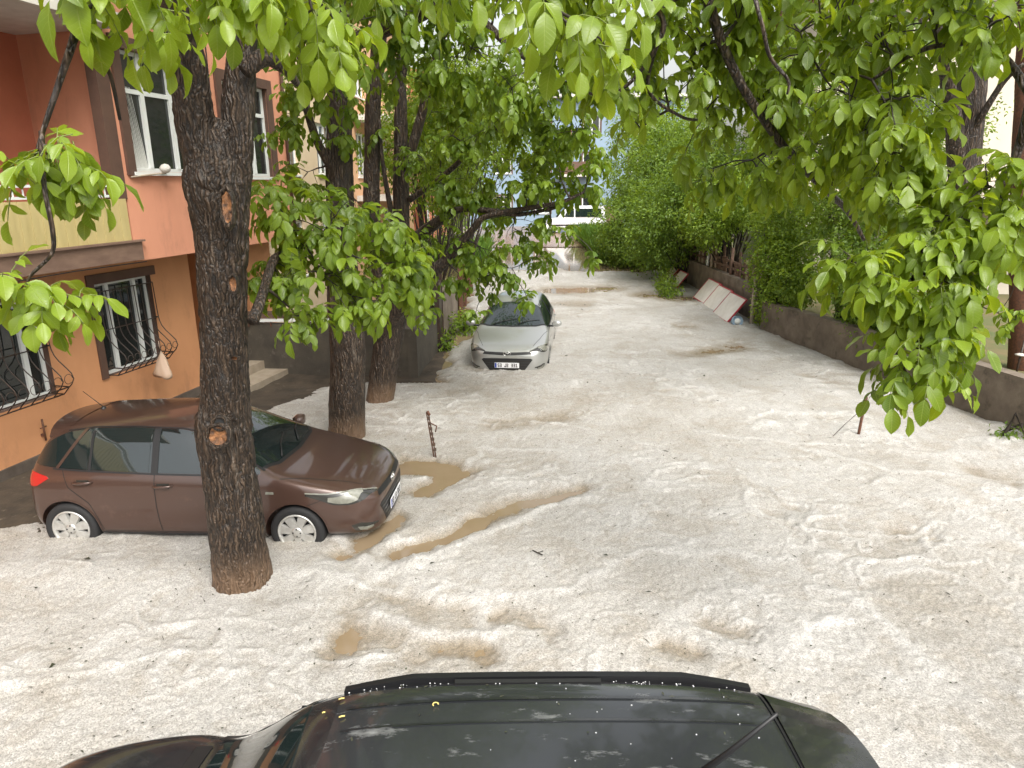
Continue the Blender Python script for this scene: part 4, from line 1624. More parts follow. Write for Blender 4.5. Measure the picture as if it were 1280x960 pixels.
# ------------------------------------------------------------------ buildings
class Facade:
    """frame on a wall: u along it, w outward, z up"""
    def __init__(s, origin, az):
        s.o = Vector((origin[0], origin[1], 0))
        s.t = Vector((math.sin(az), math.cos(az), 0))
        s.n = Vector((math.cos(az), -math.sin(az), 0))
        s.X = Matrix(((s.t.x, s.n.x, 0, s.o.x), (s.t.y, s.n.y, 0, s.o.y), (0, 0, 1, 0), (0, 0, 0, 1)))

    def P(s, u, w_, z):
        return s.X @ Vector((u, w_, z))

    def box(s, b, u0, u1, w0, w1, z0, z1, m):
        b.box((u0, w0, z0), (u1, w1, z1), m, s.X)

    def wall(s, b, u0, u1, z0, z1, w_, holes, m, depth=0.16, rm=None):
        """front sheet with window openings and their reveals"""
        us = sorted({u0, u1, *[h[0] for h in holes], *[h[1] for h in holes]})
        zs = sorted({z0, z1, *[h[2] for h in holes], *[h[3] for h in holes]})
        for a, c in zip(us[:-1], us[1:]):
            for e, f in zip(zs[:-1], zs[1:]):
                mu, mz = (a + c) / 2, (e + f) / 2
                if any(h[0] < mu < h[1] and h[2] < mz < h[3] for h in holes):
                    continue
                b.quad(s.P(a, w_, e), s.P(c, w_, e), s.P(c, w_, f), s.P(a, w_, f), m)
        for h in holes:
            a, c, e, f = h[:4]
            q = w_ - depth
            r = rm or m
            b.quad(s.P(a, w_, e), s.P(a, w_, f), s.P(a, q, f), s.P(a, q, e), r)
            b.quad(s.P(c, w_, e), s.P(c, q, e), s.P(c, q, f), s.P(c, w_, f), r)
            b.quad(s.P(a, w_, e), s.P(a, q, e), s.P(c, q, e), s.P(c, w_, e), r)
            b.quad(s.P(a, w_, f), s.P(c, w_, f), s.P(c, q, f), s.P(a, q, f), r)

    def window(s, parent, u0, u1, z0, z1, w_, divs, transom=None, frame=None, fw=0.055, sill=None, trim=None, tw=0.14, curtain=False):
        frame = frame or M['white_pvc']
        b = MB()
        d0, d1 = w_ - 0.13, w_ - 0.07
        s.box(b, u0, u1, d0, d1, z0, z0 + fw, frame)
        s.box(b, u0, u1, d0, d1, z1 - fw, z1, frame)
        s.box(b, u0, u0 + fw, d0, d1, z0 + fw, z1 - fw, frame)
        s.box(b, u1 - fw, u1, d0, d1, z0 + fw, z1 - fw, frame)
        for u in divs:
            s.box(b, u - fw * .75, u + fw * .75, d0, d1 + .01, z0 + fw, z1 - fw, frame)
        if transom:
            edges = [u0 + fw] + [x for u in divs for x in (u - fw * .75, u + fw * .75)] + [u1 - fw]
            for a, c in zip(edges[::2], edges[1::2]):
                s.box(b, a, c, d0, d1 + .004, transom - fw * .6, transom + fw * .6, frame)
        fr = b.build('window', parent)
        b = MB()
        b.quad(s.P(u0, w_ - .10, z0), s.P(u1, w_ - .10, z0), s.P(u1, w_ - .10, z1), s.P(u0, w_ - .10, z1), M['glass'])
        b.build('pane', fr)
        if curtain:
            b = MB()
            n = 14
            a, c = curtain
            for i in range(n):
                x0, x1 = a + (c - a) * i / n, a + (c - a) * (i + 1) / n
                y0, y1 = w_ - .098 + .002 * math.sin(i * 2), w_ - .098 + .002 * math.sin(i * 2 + 2)
                b.quad(s.P(x0, y0, z0 + fw), s.P(x1, y1, z0 + fw), s.P(x1 - (c - a) * .5 * (1 if i > 3 else .2), y1, z1 - .5), s.P(x0 - (c - a) * .4 * (i > 3), y0, z1 - .5), M['curtain'])
            b.build('curtain', fr)
        if sill:
            b = MB()
            s.box(b, u0 - .06, u1 + .06, w_ - .12, w_ + .07, z0 - .055, z0 - .004, sill)
            b.build('sill', fr)
        if trim:
            b = MB()
            q0, q1 = w_ + .003, w_ + .045
            s.box(b, u0 - tw, u0 - .002, q0, q1, z0 - .05, z1 + tw, trim)
            s.box(b, u1 + .002, u1 + tw, q0, q1, z0 - .05, z1 + tw, trim)
            s.box(b, u0, u1, q0, q1, z1 + .002, z1 + tw, trim)
            b.build('window_trim', fr)
        return fr

    def grille(s, parent, u0, u1, z0, z1, w_, n=9):
        """pot-bellied wrought-iron bars"""
        b = MB()
        belly = lambda t: .05 + .30 * math.exp(-((t - .20) / .17) ** 2) + .04 * (1 - t)
        for i in range(n):
            u = u0 + (u1 - u0) * i / (n - 1)
            b.tube([s.P(u, w_ + belly(t / 16), z0 + (z1 - z0) * t / 16) for t in range(17)] , .0085, M['iron'], 6)
        for t in (0.0, .09, .55, 1.0):
            z = z0 + (z1 - z0) * t
            ww = w_ + belly(t)
            b.tube([s.P(u0, w_ - .01, z), s.P(u0, ww, z), s.P(u1, ww, z), s.P(u1, w_ - .01, z)], .010, M['iron'], 6)
        for i in range(n - 1):                      # scrolls along the belly
            u = u0 + (u1 - u0) * (i + .5) / (n - 1)
            z = z0 + (z1 - z0) * .2
            rr = (u1 - u0) / (n - 1) * .38
            b.tube([s.P(u + rr * math.cos(a), w_ + belly(.2) + .002, z + rr * math.sin(a)) for a in [k * .6 for k in range(10)]], .005, M['iron'], 5)
        return b.build('window_grille', parent)


FA = Facade((-6.94, 8.82), R(13.0))
orange = empty('apartment_building', 'orange and salmon apartment house with brown window trim behind the brown hatchback', 'building', FA.P(0, 0, 0), 0)


def into(parent):
    """world-built meshes hang under a parent that stands elsewhere"""
    pm = Matrix.Translation(parent.location).inverted()
    for o in list(parent.children):
        o.matrix_parent_inverse = pm


UO = 0.70                       # the upper floors jut out this far
b = MB()
lowin = [(-.42, 1.13, .88, 2.33), (2.12, 3.38, .88, 2.35)]
FA.wall(b, -7, 4.4, .12, 2.70, 0, lowin, M['orange_low'], .18, M['brown_trim'])
b.quad(FA.P(4.4, 0, -.1), FA.P(4.4, -1.6, -.1), FA.P(4.4, -1.6, 2.7), FA.P(4.4, 0, 2.7), M['orange_low'])
b.quad(FA.P(4.4, -1.6, -.1), FA.P(6.0, -1.6, -.1), FA.P(6.0, -1.6, 2.7), FA.P(4.4, -1.6, 2.7), M['orange_low'])
FA.box(b, 6.0, 6.9, -6, .15, -.1, 2.70, M['orange_low'])
b.quad(FA.P(-7, 0, -.1), FA.P(-7, 0, 2.7), FA.P(-7, -8, 2.7), FA.P(-7, -8, -.1), M['orange_low'])
b.build('ground_floor_wall', orange)
b = MB()
FA.box(b, -7, 4.39, -.1, .035, -.2, .12, M['plinth'])
b.build('plinth', orange)
b = MB()
upwin = [(2.55, 4.30, 4.02, 5.74), (4.95, 6.42, 3.97, 5.62)]
up2 = [(2.55, 4.30, 6.9, 8.6), (4.95, 6.42, 6.9, 8.6)]
FA.wall(b, 2.30, 7.05, 2.70, 9.6, UO, upwin + up2, M['salmon'], .16, M['brown_trim'])
b.quad(FA.P(7.05, UO, 2.7), FA.P(7.05, -9, 2.7), FA.P(7.05, -9, 9.6), FA.P(7.05, UO, 9.6), M['salmon'])
b.quad(FA.P(2.30, UO, 2.7), FA.P(2.30, UO, 9.6), FA.P(2.30, -.75, 9.6), FA.P(2.30, -.75, 2.7), M['salmon'])
b.quad(FA.P(2.3, -9, 2.7), FA.P(2.3, UO, 2.7), FA.P(7.05, UO, 2.7), FA.P(7.05, -9, 2.7), M['white_slab'])
b.quad(FA.P(-7, -9, 9.6), FA.P(7.05, -9, 9.6), FA.P(7.05, UO, 9.6), FA.P(-7, UO, 9.6), M['roof_tile'])
b.build('upper_wall', orange)
b = MB()
balw = [(-.95, .98, 3.35, 5.65)]
FA.wall(b, -7, 2.297, 2.95, 9.6, -.75, balw, M['red_wall'], .14, M['brown_trim'])
b.build('balcony_back_wall', orange)
FA.window(orange, -.95, .98, 3.35, 5.65, -.75, [-.3, .35], 4.9, trim=M['brown_trim'], tw=.28, fw=.075)
b = MB()
FA.box(b, 2.06, 2.297, UO - .15, UO + .02, 3.62, 9.6, M['brown_trim'])
b.build('corner_pillar', orange)
b = MB()
FA.box(b, -7, 2.42, -.76, UO + .05, 2.72, 2.99, M['slab'])
FA.box(b, -7, 2.46, UO - .1, UO + .085, 2.992, 3.022, M['slab'])
b.build('balcony_slab', orange)
b = MB()
for i in range(110):
    u0 = -6.9 + i * .084
    if u0 > 2.25:
        break
    FA.box(b, u0, u0 + .080, UO - .05, UO + .022 + .007 * (i % 2), 3.024, 3.63, M['yellow_panel'])
b.build('parapet', orange)
b = MB()
for z in (3.655, 3.80):
    FA.box(b, -6.9, 1.94, UO - .045, UO + .02, z, z + .035, M['white_pvc'])
for i in range(60):
    u = -6.8 + i * .15
    if u < 1.9:
        FA.box(b, u, u + .014, UO - .02, UO - .005, 3.69, 3.80, M['white_pvc'])
b.build('balcony_rail', orange)
b = MB()
FA.box(b, -7, 2.28, -.76, UO + .35, 5.93, 6.12, M['white_slab'])
b.build('upper_balcony_slab', orange)
FA.window(orange, 2.55, 4.30, 4.02, 5.74, UO, [3.02, 3.66], 5.18, sill=M['white_pvc'], trim=M['brown_trim'], tw=.17, curtain=(2.62, 2.98))
FA.window(orange, 4.95, 6.42, 3.97, 5.62, UO, [5.42, 5.92], 5.12, sill=M['white_pvc'], trim=M['brown_trim'], tw=.17)
for q in up2:
    FA.window(orange, *q, UO, [q[0] + .6, q[0] + 1.15], 8.0, trim=M['brown_trim'])
for q in lowin:
    FA.window(orange, *q, -.03, [q[0] + .36, q[1] - .30], None, fw=.05, trim=None)
    FA.grille(orange, q[0] + .03, q[1] - .03, q[2] + .02, q[3] - .12, 0)
b = MB()
for q in lowin:
    FA.box(b, q[0] - .13, q[0] - .001, .002, .03, q[2] - .02, q[3] + .15, M['brown_trim'])
    FA.box(b, q[0], q[1] + .10, .002, .03, q[3] + .001, q[3] + .15, M['brown_trim'])
b.build('window_trim', orange)
b = MB()
b.tube([FA.P(7.0, UO + .05, 2.75), FA.P(7.0, UO + .05, 9.5)], .035, M['brown_trim'], 8)  # added brown tube, stands in for the shaded side wall at the corner
b.build('downpipe_and_shade_line', orange)
b = MB()
b.tube([FA.P(4.62, UO + .02, 2.75), FA.P(4.60, UO + .025, 4.5), FA.P(4.64, UO + .02, 6.0), FA.P(4.60, UO + .02, 9.0)], .010, M['ink'], 5)
b.tube([FA.P(-6, UO + .10, 2.68), FA.P(-2, UO + .095, 2.64), FA.P(1, UO + .1, 2.70), FA.P(2.4, UO + .1, 2.69)], .008, M['ink'], 5)
b.build('cable', orange)
b = MB()                        # entrance steps in the recess
FA.box(b, 4.45, 6.15, -.45, .95, -.2, .10, M['step'])
FA.box(b, 4.5, 5.99, -1.5, .45, .10, .27, M['step'])
b.build('step', orange)
into(orange)

# little things on that house
b = MB()
X = Matrix.Translation(FA.P(3.02, UO + .17, 4.07))
b.lathe([(0.0, .075), (.05, .06), (.082, .015), (.082, -.02), (.045, -.06), (0, -.07)], M['white_slab'], 18, X)
b.tube([FA.P(3.02, UO + .17, 4.0), FA.P(2.85, UO + .15, 3.99), FA.P(2.42, UO + .03, 3.94)], .014, M['wood_pale'], 6)
tag(b.build('wall_lamp'), 'round white ball lamp on a thin bracket below the large upper window', 'lamp')
b = MB()
vs, fs = [], []
nz, nr_ = 14, 20
top = FA.P(2.95, .34, 1.13)
for i in range(nz + 1):
    t = i / nz
    r = .012 + .155 * t ** .9 * (1 if t < .9 else 1 - 2.2 * (t - .9))
    for k in range(nr_):
        a = 2 * math.pi * k / nr_
        rr = r * (1 + .16 * math.sin(3 * a + 4 * t) + .10 * math.sin(7 * a - 3 * t))
        p = Vector((rr * math.cos(a), rr * .62 * math.sin(a), -.46 * t + .03 * math.sin(2 * a) * t))
        vs.append(top + p)
for i in range(nz):
    for k in range(nr_):
        fs.append((i * nr_ + k, i * nr_ + (k + 1) % nr_, (i + 1) * nr_ + (k + 1) % nr_, (i + 1) * nr_ + k))
fs.append(tuple(range(nz * nr_, nz * nr_ + nr_)))
b.add(vs, fs, M['bag'], True)
b.tube([top + Vector((0, 0, -.02)), top + Vector((0, -.01, .17))], .006, M['bag'], 5)
tag(b.build('plastic_bag'), 'translucent plastic bag hanging from the iron window grille above the brown car', 'bag')
b = MB()
b.tube([FA.P(.75, .06, .62), FA.P(.75, .06, .30)], .014, M['rust'], 6)
b.tube([FA.P(.70, .06, .50), FA.P(.80, .06, .50)], .010, M['rust'], 6)
b.box((.735, .002, .36), (.765, .06, .40), M['rust'], FA.X)
tag(b.build('wall_hook'), 'small rusty iron hook fixed low on the orange wall', 'hook')

# beige house further down the street
FB = Facade((-6.4, 19.0), R(4.0))
beige = empty('apartment_building', 'beige rendered apartment block with white windows behind the row of walnut trunks', 'building', FB.P(0, 0, 0))
b = MB()
hol = [(u, u + 1.5, z, z + 1.6) for z in (1.2, 4.1, 7.0) for u in (1.2, 4.4, 9.0, 12.6, 15.8)]
FB.wall(b, 0, 7.2, -.2, 11, 0, [h for h in hol if h[0] < 7], M['beige'])
FB.wall(b, 7.2, 19, -.2, 11, -.01, [h for h in hol if h[0] > 7], M['peach'])
b.quad(FB.P(0, 0, -.2), FB.P(0, 0, 11), FB.P(0, -12, 11), FB.P(0, -12, -.2), M['beige'])
b.quad(FB.P(19, 0, -.2), FB.P(19, -12, -.2), FB.P(19, -12, 11), FB.P(19, 0, 11), M['peach'])
b.build('wall', beige)
for h in hol:
    FB.window(beige, *h, -.01, [h[0] + .5, h[0] + 1.0], h[2] + 1.15, sill=M['white_pvc'], fw=.08)
b = MB()
FB.box(b, -.4, 19.4, -12.4, .5, 11.0, 11.25, M['white_slab'])
b.build('roof', beige)
b = MB()
for z in (3.2, 6.1):
    FB.box(b, 8.6, 14.4, .004, 1.2, z, z + .2, M['white_slab'])
    FB.box(b, 8.6, 14.4, 1.1, 1.196, z + .2, z + 1.1, M['peach'])
b.build('balcony', beige)
into(beige)

FC = Facade((-4.9, 41), R(2.0))
redh = empty('apartment_building', 'red house with a tiled roof seen through the leaves past the beige block', 'building', FC.P(0, 0, 0))
b = MB()
hol = [(u, u + 1.3, z, z + 1.5) for z in (1.3, 4.2, 7.1) for u in (1.2, 4.2, 7.2)]
FC.wall(b, 0, 10, -.2, 9.5, 0, hol, M['red_wall'])
hol2 = [(u, u + 1.3, z, z + 1.5) for z in (1.3, 4.2, 7.1) for u in (-10, -6, -2.6)]
FC2 = Facade((-4.9, 41), R(92))
FC2.wall(b, -12, 0, -.2, 9.5, 0, hol2, M['red_wall'])
b.build('wall', redh)
for h in hol:
    FC.window(redh, *h, 0, [h[0] + .65], None, sill=M['white_pvc'], fw=.09)
for h in hol2:
    FC2.window(redh, *h, 0, [h[0] + .65], None, sill=M['white_pvc'], fw=.09)
b = MB()
a, c, d, e_ = FC.P(-.5, .5, 9.5), FC.P(10.5, .5, 9.5), FC.P(10.5, -12.5, 9.5), FC.P(-.5, -12.5, 9.5)
r0, r1 = FC.P(4, -6, 12.2), FC.P(6, -6, 12.2)
b.add([a, c, d, e_, r0, r1], [(0, 1, 5, 4), (1, 2, 5), (2, 3, 4, 5), (3, 0, 4), (3, 2, 1, 0)], M['roof_tile'])
b.build('roof', redh)
into(redh)

# pale blue house that closes the street
FD = Facade((-3.5, 62), R(90))
blue = empty('apartment_building', 'pale blue house with a brown balcony closing the far end of the street', 'building', FD.P(0, 0, 0))
b = MB()
hol = [(5.6, 6.9, 1.3, 2.9), (9.6, 11.0, 1.2, 3.0), (2.2, 3.6, 1.2, 2.8), (13.5, 15, 1.2, 2.8)] + [(u, u + 1.4, z, z + 1.6) for z in (4.6, 7.6) for u in (2.2, 5.5, 9.6, 13.5)]
FD.wall(b, 0, 18, -.2, 10.5, 0, hol, M['blue_wall'])
b.quad(FD.P(0, 0, -.2), FD.P(0, 0, 10.5), FD.P(0, -10, 10.5), FD.P(0, -10, -.2), M['blue_wall'])
b.build('wall', blue)
for h in hol:
    FD.window(blue, *h, 0, [(h[0] + h[1]) / 2], None, sill=M['white_pvc'], fw=.1, trim=M['brown_trim'], tw=.12)
b = MB()
FD.box(b, 7.4, 10.2, .004, 1.0, 4.3, 4.5, M['white_slab'])
FD.box(b, 7.4, 10.2, .92, .996, 4.5, 5.5, M['wood'])
b.build('balcony', blue)
b = MB()
FD.box(b, -.4, 18.4, -10, .6, 10.5, 10.75, M['white_slab'])
b.build('roof', blue)
b = MB()
b.tube([FD.P(8.6, .09, 0), FD.P(8.6, .09, 10.4)], .07, M['rust'], 8)  # drainpipe on this house
b.build('downpipe_and_shade_line', blue)
b = MB()
FD.box(b, 9.3, 13, .3, .5, -.1, 1.9, M['slab'])
tag(b.build('yard_wall'), 'cream yard wall beside the white van at the far end', 'wall')
into(blue)

# house right of the garden
FE = Facade((10.2, 22.0), R(96))
right_h = empty('apartment_building', 'stained cream house wall behind the tall trunks at the right', 'building', FE.P(0, 0, 0))
b = MB()
hol = [(1.2, 3.6, .5, 2.5), (5.4, 7.0, .6, 2.6), (1.4, 3.0, 5.0, 6.6), (5.4, 7.0, 5.0, 6.6), (9, 10.5, 5.0, 6.6)]
FE.wall(b, -1.2, 14, -.2, 9, 0, hol, M['pale_wall'], .25)
b.quad(FE.P(-1.2, 0, -.2), FE.P(-1.2, 0, 9), FE.P(-1.2, -10, 9), FE.P(-1.2, -10, -.2), M['pale_wall'])
b.build('wall', right_h)
for h in hol:
    FE.window(right_h, *h, -.08, [(h[0] + h[1]) / 2], None, M['wood'] if h[2] < 3 else None)
b = MB()
FE.box(b, -1.6, 14.3, -10, .7, 9, 9.2, M['roof_tile'])
b.build('roof', right_h)
b = MB()
FE.box(b, -.5, 9.5, .004, 1.5, 3.0, 3.18, M['slab'])
b.build('canopy_slab', right_h)
into(right_h)

# paving and verges past the flood
pv = MB()
pv.quad((-4.6, 44.5, -.02), (9.5, 44.5, -.02), (9.5, 62, .25), (-4.6, 62, .25), M['paving'])
structure(pv.build('pavement'), 'wet reddish paving beyond the flood water')


# ------------------------------------------------------------------ garden walls
def prism_wall(name, label, pts, h, th, m, z0=-.2, cap=None, cat='wall'):
    """masonry wall along a ground polyline; th to the left of its direction"""
    b = MB()
    P = [Vector((p[0], p[1], 0)) for p in pts]
    off = []
    for i in range(len(P)):
        d = (P[min(i + 1, len(P) - 1)] - P[max(i - 1, 0)]).normalized()
        off.append(Vector((-d.y, d.x, 0)) * th)
    hs = h if hasattr(h, '__len__') else [h] * len(P)
    for i in range(len(P) - 1):
        a, c, a2, c2 = P[i], P[i + 1], P[i] + off[i], P[i + 1] + off[i + 1]
        z = lambda v, k: Vector((v.x, v.y, k))
        b.quad(z(a, z0), z(c, z0), z(c, hs[i + 1]), z(a, hs[i]), m)
        b.quad(z(c2, z0), z(a2, z0), z(a2, hs[i]), z(c2, hs[i + 1]), m)
        b.quad(z(a, hs[i]), z(c, hs[i + 1]), z(c2, hs[i + 1]), z(a2, hs[i]), cap or m)
    for i, fl in ((0, 0), (len(P) - 1, 1)):
        a, a2 = P[i], P[i] + off[i]
        q = [Vector((a.x, a.y, z0)), Vector((a.x, a.y, hs[i])), Vector((a2.x, a2.y, hs[i])), Vector((a2.x, a2.y, z0))]
        b.quad(*(q if not fl else q[::-1]), m)
    return tag(b.build(name), label, cat)


prism_wall('garden_wall', 'long low damp concrete wall along the right edge of the street', [(8.6, 5.0), (7.95, 10.17), (7.3, 14.5), (6.72, 18.7)], [.85, .84, .80, .72], -.24, M['concrete'])
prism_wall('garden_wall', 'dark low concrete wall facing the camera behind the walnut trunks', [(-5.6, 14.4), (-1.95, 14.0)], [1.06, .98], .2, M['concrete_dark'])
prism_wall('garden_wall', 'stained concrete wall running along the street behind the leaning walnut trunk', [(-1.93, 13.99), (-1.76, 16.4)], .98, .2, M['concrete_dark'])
prism_wall('garden_wall', 'pale grey wall beside the silver car past the dark gate', [(-1.72, 17.3), (-1.58, 20.6)], [1.25, 1.2], .2, M['concrete'])
b = MB()
b.box((-5.5, 14.30, 1.10), (-2.1, 14.36, 1.16), M['white_pvc'])
for i in range(8):
    x = -5.45 + i * .47
    b.box((x, 14.31, 1.0), (x + .035, 14.35, 1.10), M['rust'])
b.box((-5.5, 14.31, 1.17), (-2.1, 14.35, 1.32), M['wood'])
tag(b.build('rail_fence'), 'low rail fence on top of the dark wall behind the trunks', 'fence')

# dark metal gate with its white-edged post
gt = empty('gate', 'narrow black metal gate between two concrete walls left of the silver car', 'gate', (-1.74, 16.45, -.2))
b = MB()
b.box((-.03, .05, .05), (.03, .80, 1.75), M['iron'])
b.build('gate_leaf', gt)
b = MB()
b.box((-.05, -.03, 0), (.05, .045, 2.0), M['iron'])
b.box((-.05, .803, 0), (.05, .85, 2.0), M['iron'])
b.build('post', gt)
b = MB()
b.tube([(0, .0, 2.03), (0, .3, 2.06), (-.5, .82, 2.06), (-.55, .85, 1.75)], .035, M['white_pvc'], 8)
b.build('rail', gt)

fe = empty('picket_fence', 'dark plank fence with brown posts running past the silver car', 'fence', (-1.58, 20.8, -.2))
b = MB()
for i in range(34):
    y = .15 + i * .17
    hgt = 1.35 + .12 * random.random()
    b.box((-.02, y, .1), (.012, y + .145, hgt), M['wood'])
b.build('plank_panel', fe)
for k in range(4):
    b = MB()
    b.box((.02, k * 1.9, 0), (.13, k * 1.9 + .12, 1.65), M['rust'])
    b.build('post', fe)

# right side: plinth wall, ramshackle fence, leaning boards
prism_wall('garden_wall', 'brown plank-marked wall behind the leaning white boards', [(6.78, 19.2), (6.85, 24.0), (6.9, 28.6)], [.98, .95, .9], -.2, M['concrete'])
sh = empty('scrap_fence', 'ramshackle fence of old planks and posts above the leaning white boards', 'fence', (7.02, 19.0, .7))
b = MB()
for i in range(38):
    y = .1 + i * .24
    h0 = .25 + .5 * random.random()
    if random.random() < .82:
        mm = M['wood'] if random.random() < .72 else M['wood_pale']
        b.box((.02, y, .0), (.05, y + .16 + .06 * random.random(), h0 + .35), mm)
b.build('plank_panel', sh)
b = MB()
for z in (.42, .62):
    b.box((-.03, 0, z), (.017, 9.2, z + .07), M['wood'])
b.build('rail', sh)
for y, hh, mm in ((.25, 1.2, 'wood_pale'), (.62, 1.0, 'wood_pale'), (1.05, 1.35, 'wood'), (3.4, 1.1, 'wood'), (5.6, 1.2, 'wood_pale'), (6.1, 1.3, 'white_pvc'), (8.5, 1.2, 'wood')):
    b = MB()
    b.tube([(-.06, y, -.1), (-.06 + .05 * random.random(), y + .04, hh)], .05, M[mm], 8)
    b.build('post', sh)
b = MB()
b.tube([(6.62, 19.15, -.2), (6.66, 19.2, 1.25)], .055, M['wood_pale'], 8)
tag(b.build('post'), 'weathered round wooden post at the near end of the leaning white boards', 'post')


def board(label, y0, y1, x_b, h, lean):
    e = empty('leaning_board', label, 'board', (x_b, y0, -.03), 0, 'white boards leaning on the right wall')
    L = y1 - y0
    X = Matrix.Rotation(lean, 4, 'Y')
    b = MB()
    b.box((-.012, .035, .035), (.012, L - .035, h - .035), M['board_white'], X)
    b.build('panel', e)
    b = MB()
    for lo, hi in (((-.02, 0, 0), (.02, .034, h)), ((-.02, L - .034, 0), (.02, L, h)), ((-.02, .0345, 0), (.02, L - .0345, .034)), ((-.02, .0345, h - .034), (.02, L - .0345, h))):
        b.box(lo, hi, M['board_red'], X)
    b.build('frame', e)


A_, B_ = gp(907, 404, -.03), gp(868, 372, -.03)
_d = B_ - A_
_lab = ['nearest white board with a dark red edge leaning on the brown wall', 'middle white board of the three with dark red edges leaning on the wall', 'third white board with a dark red edge, beside the green weeds']
for k in range(3):
    q0, q1 = A_ + _d * (k / 3 + .004), A_ + _d * ((k + 1) / 3 - .004)
    board(_lab[k], q0.y, q1.y, (q0.x + q1.x) / 2, .84, R(38))
board('far small white board leaning under the bushes', 26.2, 27.4, 6.15, .70, R(38))
board('farthest white board half hidden under the bushes', 27.8, 28.9, 6.15, .70, R(40))

# pale blue and white disc by the post
b = MB()
X = Matrix.Translation((6.36, 19.05, .14)) @ Matrix.Rotation(R(-80), 4, 'X') @ Matrix.Rotation(R(-20), 4, 'Y')
b.lathe([(.0, .0), (.11, .0), (.135, .015), (.15, .04), (.15, -.10), (.11, -.13), (0, -.13)], M['blue_wall'], 22, Matrix.Translation((6.22, 19.1, .10)) @ Matrix.Rotation(R(80), 4, 'X'))
b.lathe([(.0, .004), (.08, .004), (.082, .02), (.0, .024)], M['white_pvc'], 20, Matrix.Translation((6.22, 19.1, .10)) @ Matrix.Rotation(R(80), 4, 'X'))
tag(b.build('bucket'), 'pale blue bucket lying on its side at the end of the leaning boards', 'bucket')

# garden soil behind the right wall, with a stake and a pipe
b = MB()
b.add([(8.9, 4, .42), (40, 4, .42), (40, 46, .35), (7.1, 46, .35), (7.05, 30, .4), (6.98, 18.7, .42), (7.45, 14.5, .42), (8.12, 10.17, .42)], [tuple(range(8))], M['garden'])
o = b.build('ground_garden')
structure(o, 'brown garden soil behind the right wall')
b = MB()
b.tube([(8.75, 11.8, .3), (8.80, 11.8, 1.15)], .018, M['iron'], 6)
b.lathe([(.0, .0), (.08, -.005), (.085, .012), (.03, .03), (0, .032)], M['white_slab'], 12, Matrix.Translation((8.77, 11.79, .88)))
tag(b.build('garden_stake'), 'thin garden stake with a small white cap behind the right wall', 'stake')
b = MB()
b.tube([(9.55, 11.2, .3), (9.57, 11.2, .95)], .02, M['iron'], 6)
b.lathe([(.0, .0), (.03, 0), (.03, .02), (0, .03)], M['iron'], 8, Matrix.Translation((9.57, 11.2, .95)))
tag(b.build('garden_stake'), 'short dark stake among the leaves at the far right edge', 'stake')

# rusty stakes in the hail
p = gp(545, 570)
b = MB()
for dx in (-.014, .014):
    b.tube([(p.x + dx, p.y, -.15), (p.x + dx - .10, p.y + .02, .66)], .0095, M['rust'], 6)
for k in range(7):
    t = .12 + .12 * k
    b.box((p.x - .020 - .10 * t, p.y - .006, .66 * t), (p.x + .020 - .10 * t, p.y + .014, .66 * t + .045), M['stake_steel'])
b.tube([(p.x - .05, p.y, .50), (p.x + .03, p.y - .03, .47), (p.x + .01, p.y - .03, .38)], .010, M['rust'], 6)
b.tube([(p.x - .07, p.y + .01, .62), (p.x - .10, p.y + .01, .68)], .022, M['rust'], 8)
tag(b.build('metal_stake'), 'thin rusty perforated stake standing in the hail beside a brown puddle', 'stake', 'rusty stakes in the hail')
p = gp(1072, 545)
b = MB()
b.tube([(p.x, p.y, -.15), (p.x + .03, p.y + .01, .25), (p.x + .055, p.y + .01, .60)], .022, M['rust'], 8)
b.lathe([(.03, 0), (.03, .03), (0, .035)], M['rust'], 8, Matrix.Translation((p.x + .055, p.y + .01, .59)))
b.tube([(p.x + .03, p.y, .45), (p.x - .22, p.y - .03, .22), (p.x - .44, p.y - .05, -.02)], .005, M['iron'], 5)
tag(b.build('metal_stake'), 'rusty stake with a slack wire in the hail under the hanging leaves at right', 'stake', 'rusty stakes in the hail')

# white van at the far end
van = empty('parked_van', 'white van parked across the far end in front of the pale blue house', 'van', (5.0, 55.5, .12), R(180))
vp = [(-2.2, .35), (-2.25, .9), (-2.15, 1.85), (-1.9, 2.0), (.55, 2.0), (.85, 1.9), (1.45, 1.15), (2.15, .95), (2.3, .75), (2.3, .35)]
b = MB()
n = len(vp)
vs = [(x, -.85 + .10 * (z > 1.3), z) for x, z in vp] + [(x, .85 - .10 * (z > 1.3), z) for x, z in vp]
b.add(vs, [tuple(range(n)), tuple(range(n, 2 * n))[::-1]] + [(i, n + i, n + (i + 1) % n, (i + 1) % n) for i in range(n)], M['white_paint'])
b.build('body', van)
for sg in (-1, 1):
    for x in (-1.45, 1.45):
        wheel(van, x, sg * .80, .32, .32, sg, 6)
    b = MB()
    b.add([(.95, sg * .862, 1.2), (.2, sg * .862, 1.2), (.2, sg * .775, 1.82), (.62, sg * .775, 1.82)], [(0, 1, 2, 3)], M['car_glass'])
    b.add([(.1, sg * .862, 1.2), (-1.9, sg * .862, 1.2), (-1.85, sg * .775, 1.8), (.1, sg * .775, 1.82)], [(0, 1, 2, 3)], M['car_glass'])
    b.build('side_window', van)
    b = MB()
    b.box((-2.0, sg * .866 - .01, .55), (2.1, sg * .866 + .01, .66), M['black_plastic'])
    b.build('side_moulding', van)
b = MB()
b.add([(.90, -.70, 1.885), (.90, .70, 1.885), (1.47, .76, 1.19), (1.47, -.76, 1.19)], [(0, 1, 2, 3)], M['car_glass'])
b.build('windscreen', van)
for sg in (-1, 1):
    b = MB()
    b.box((2.2, sg * .62 - .14, .72), (2.32, sg * .62 + .14, .84), M['lamp_glass'])
    b.build('headlight', van)


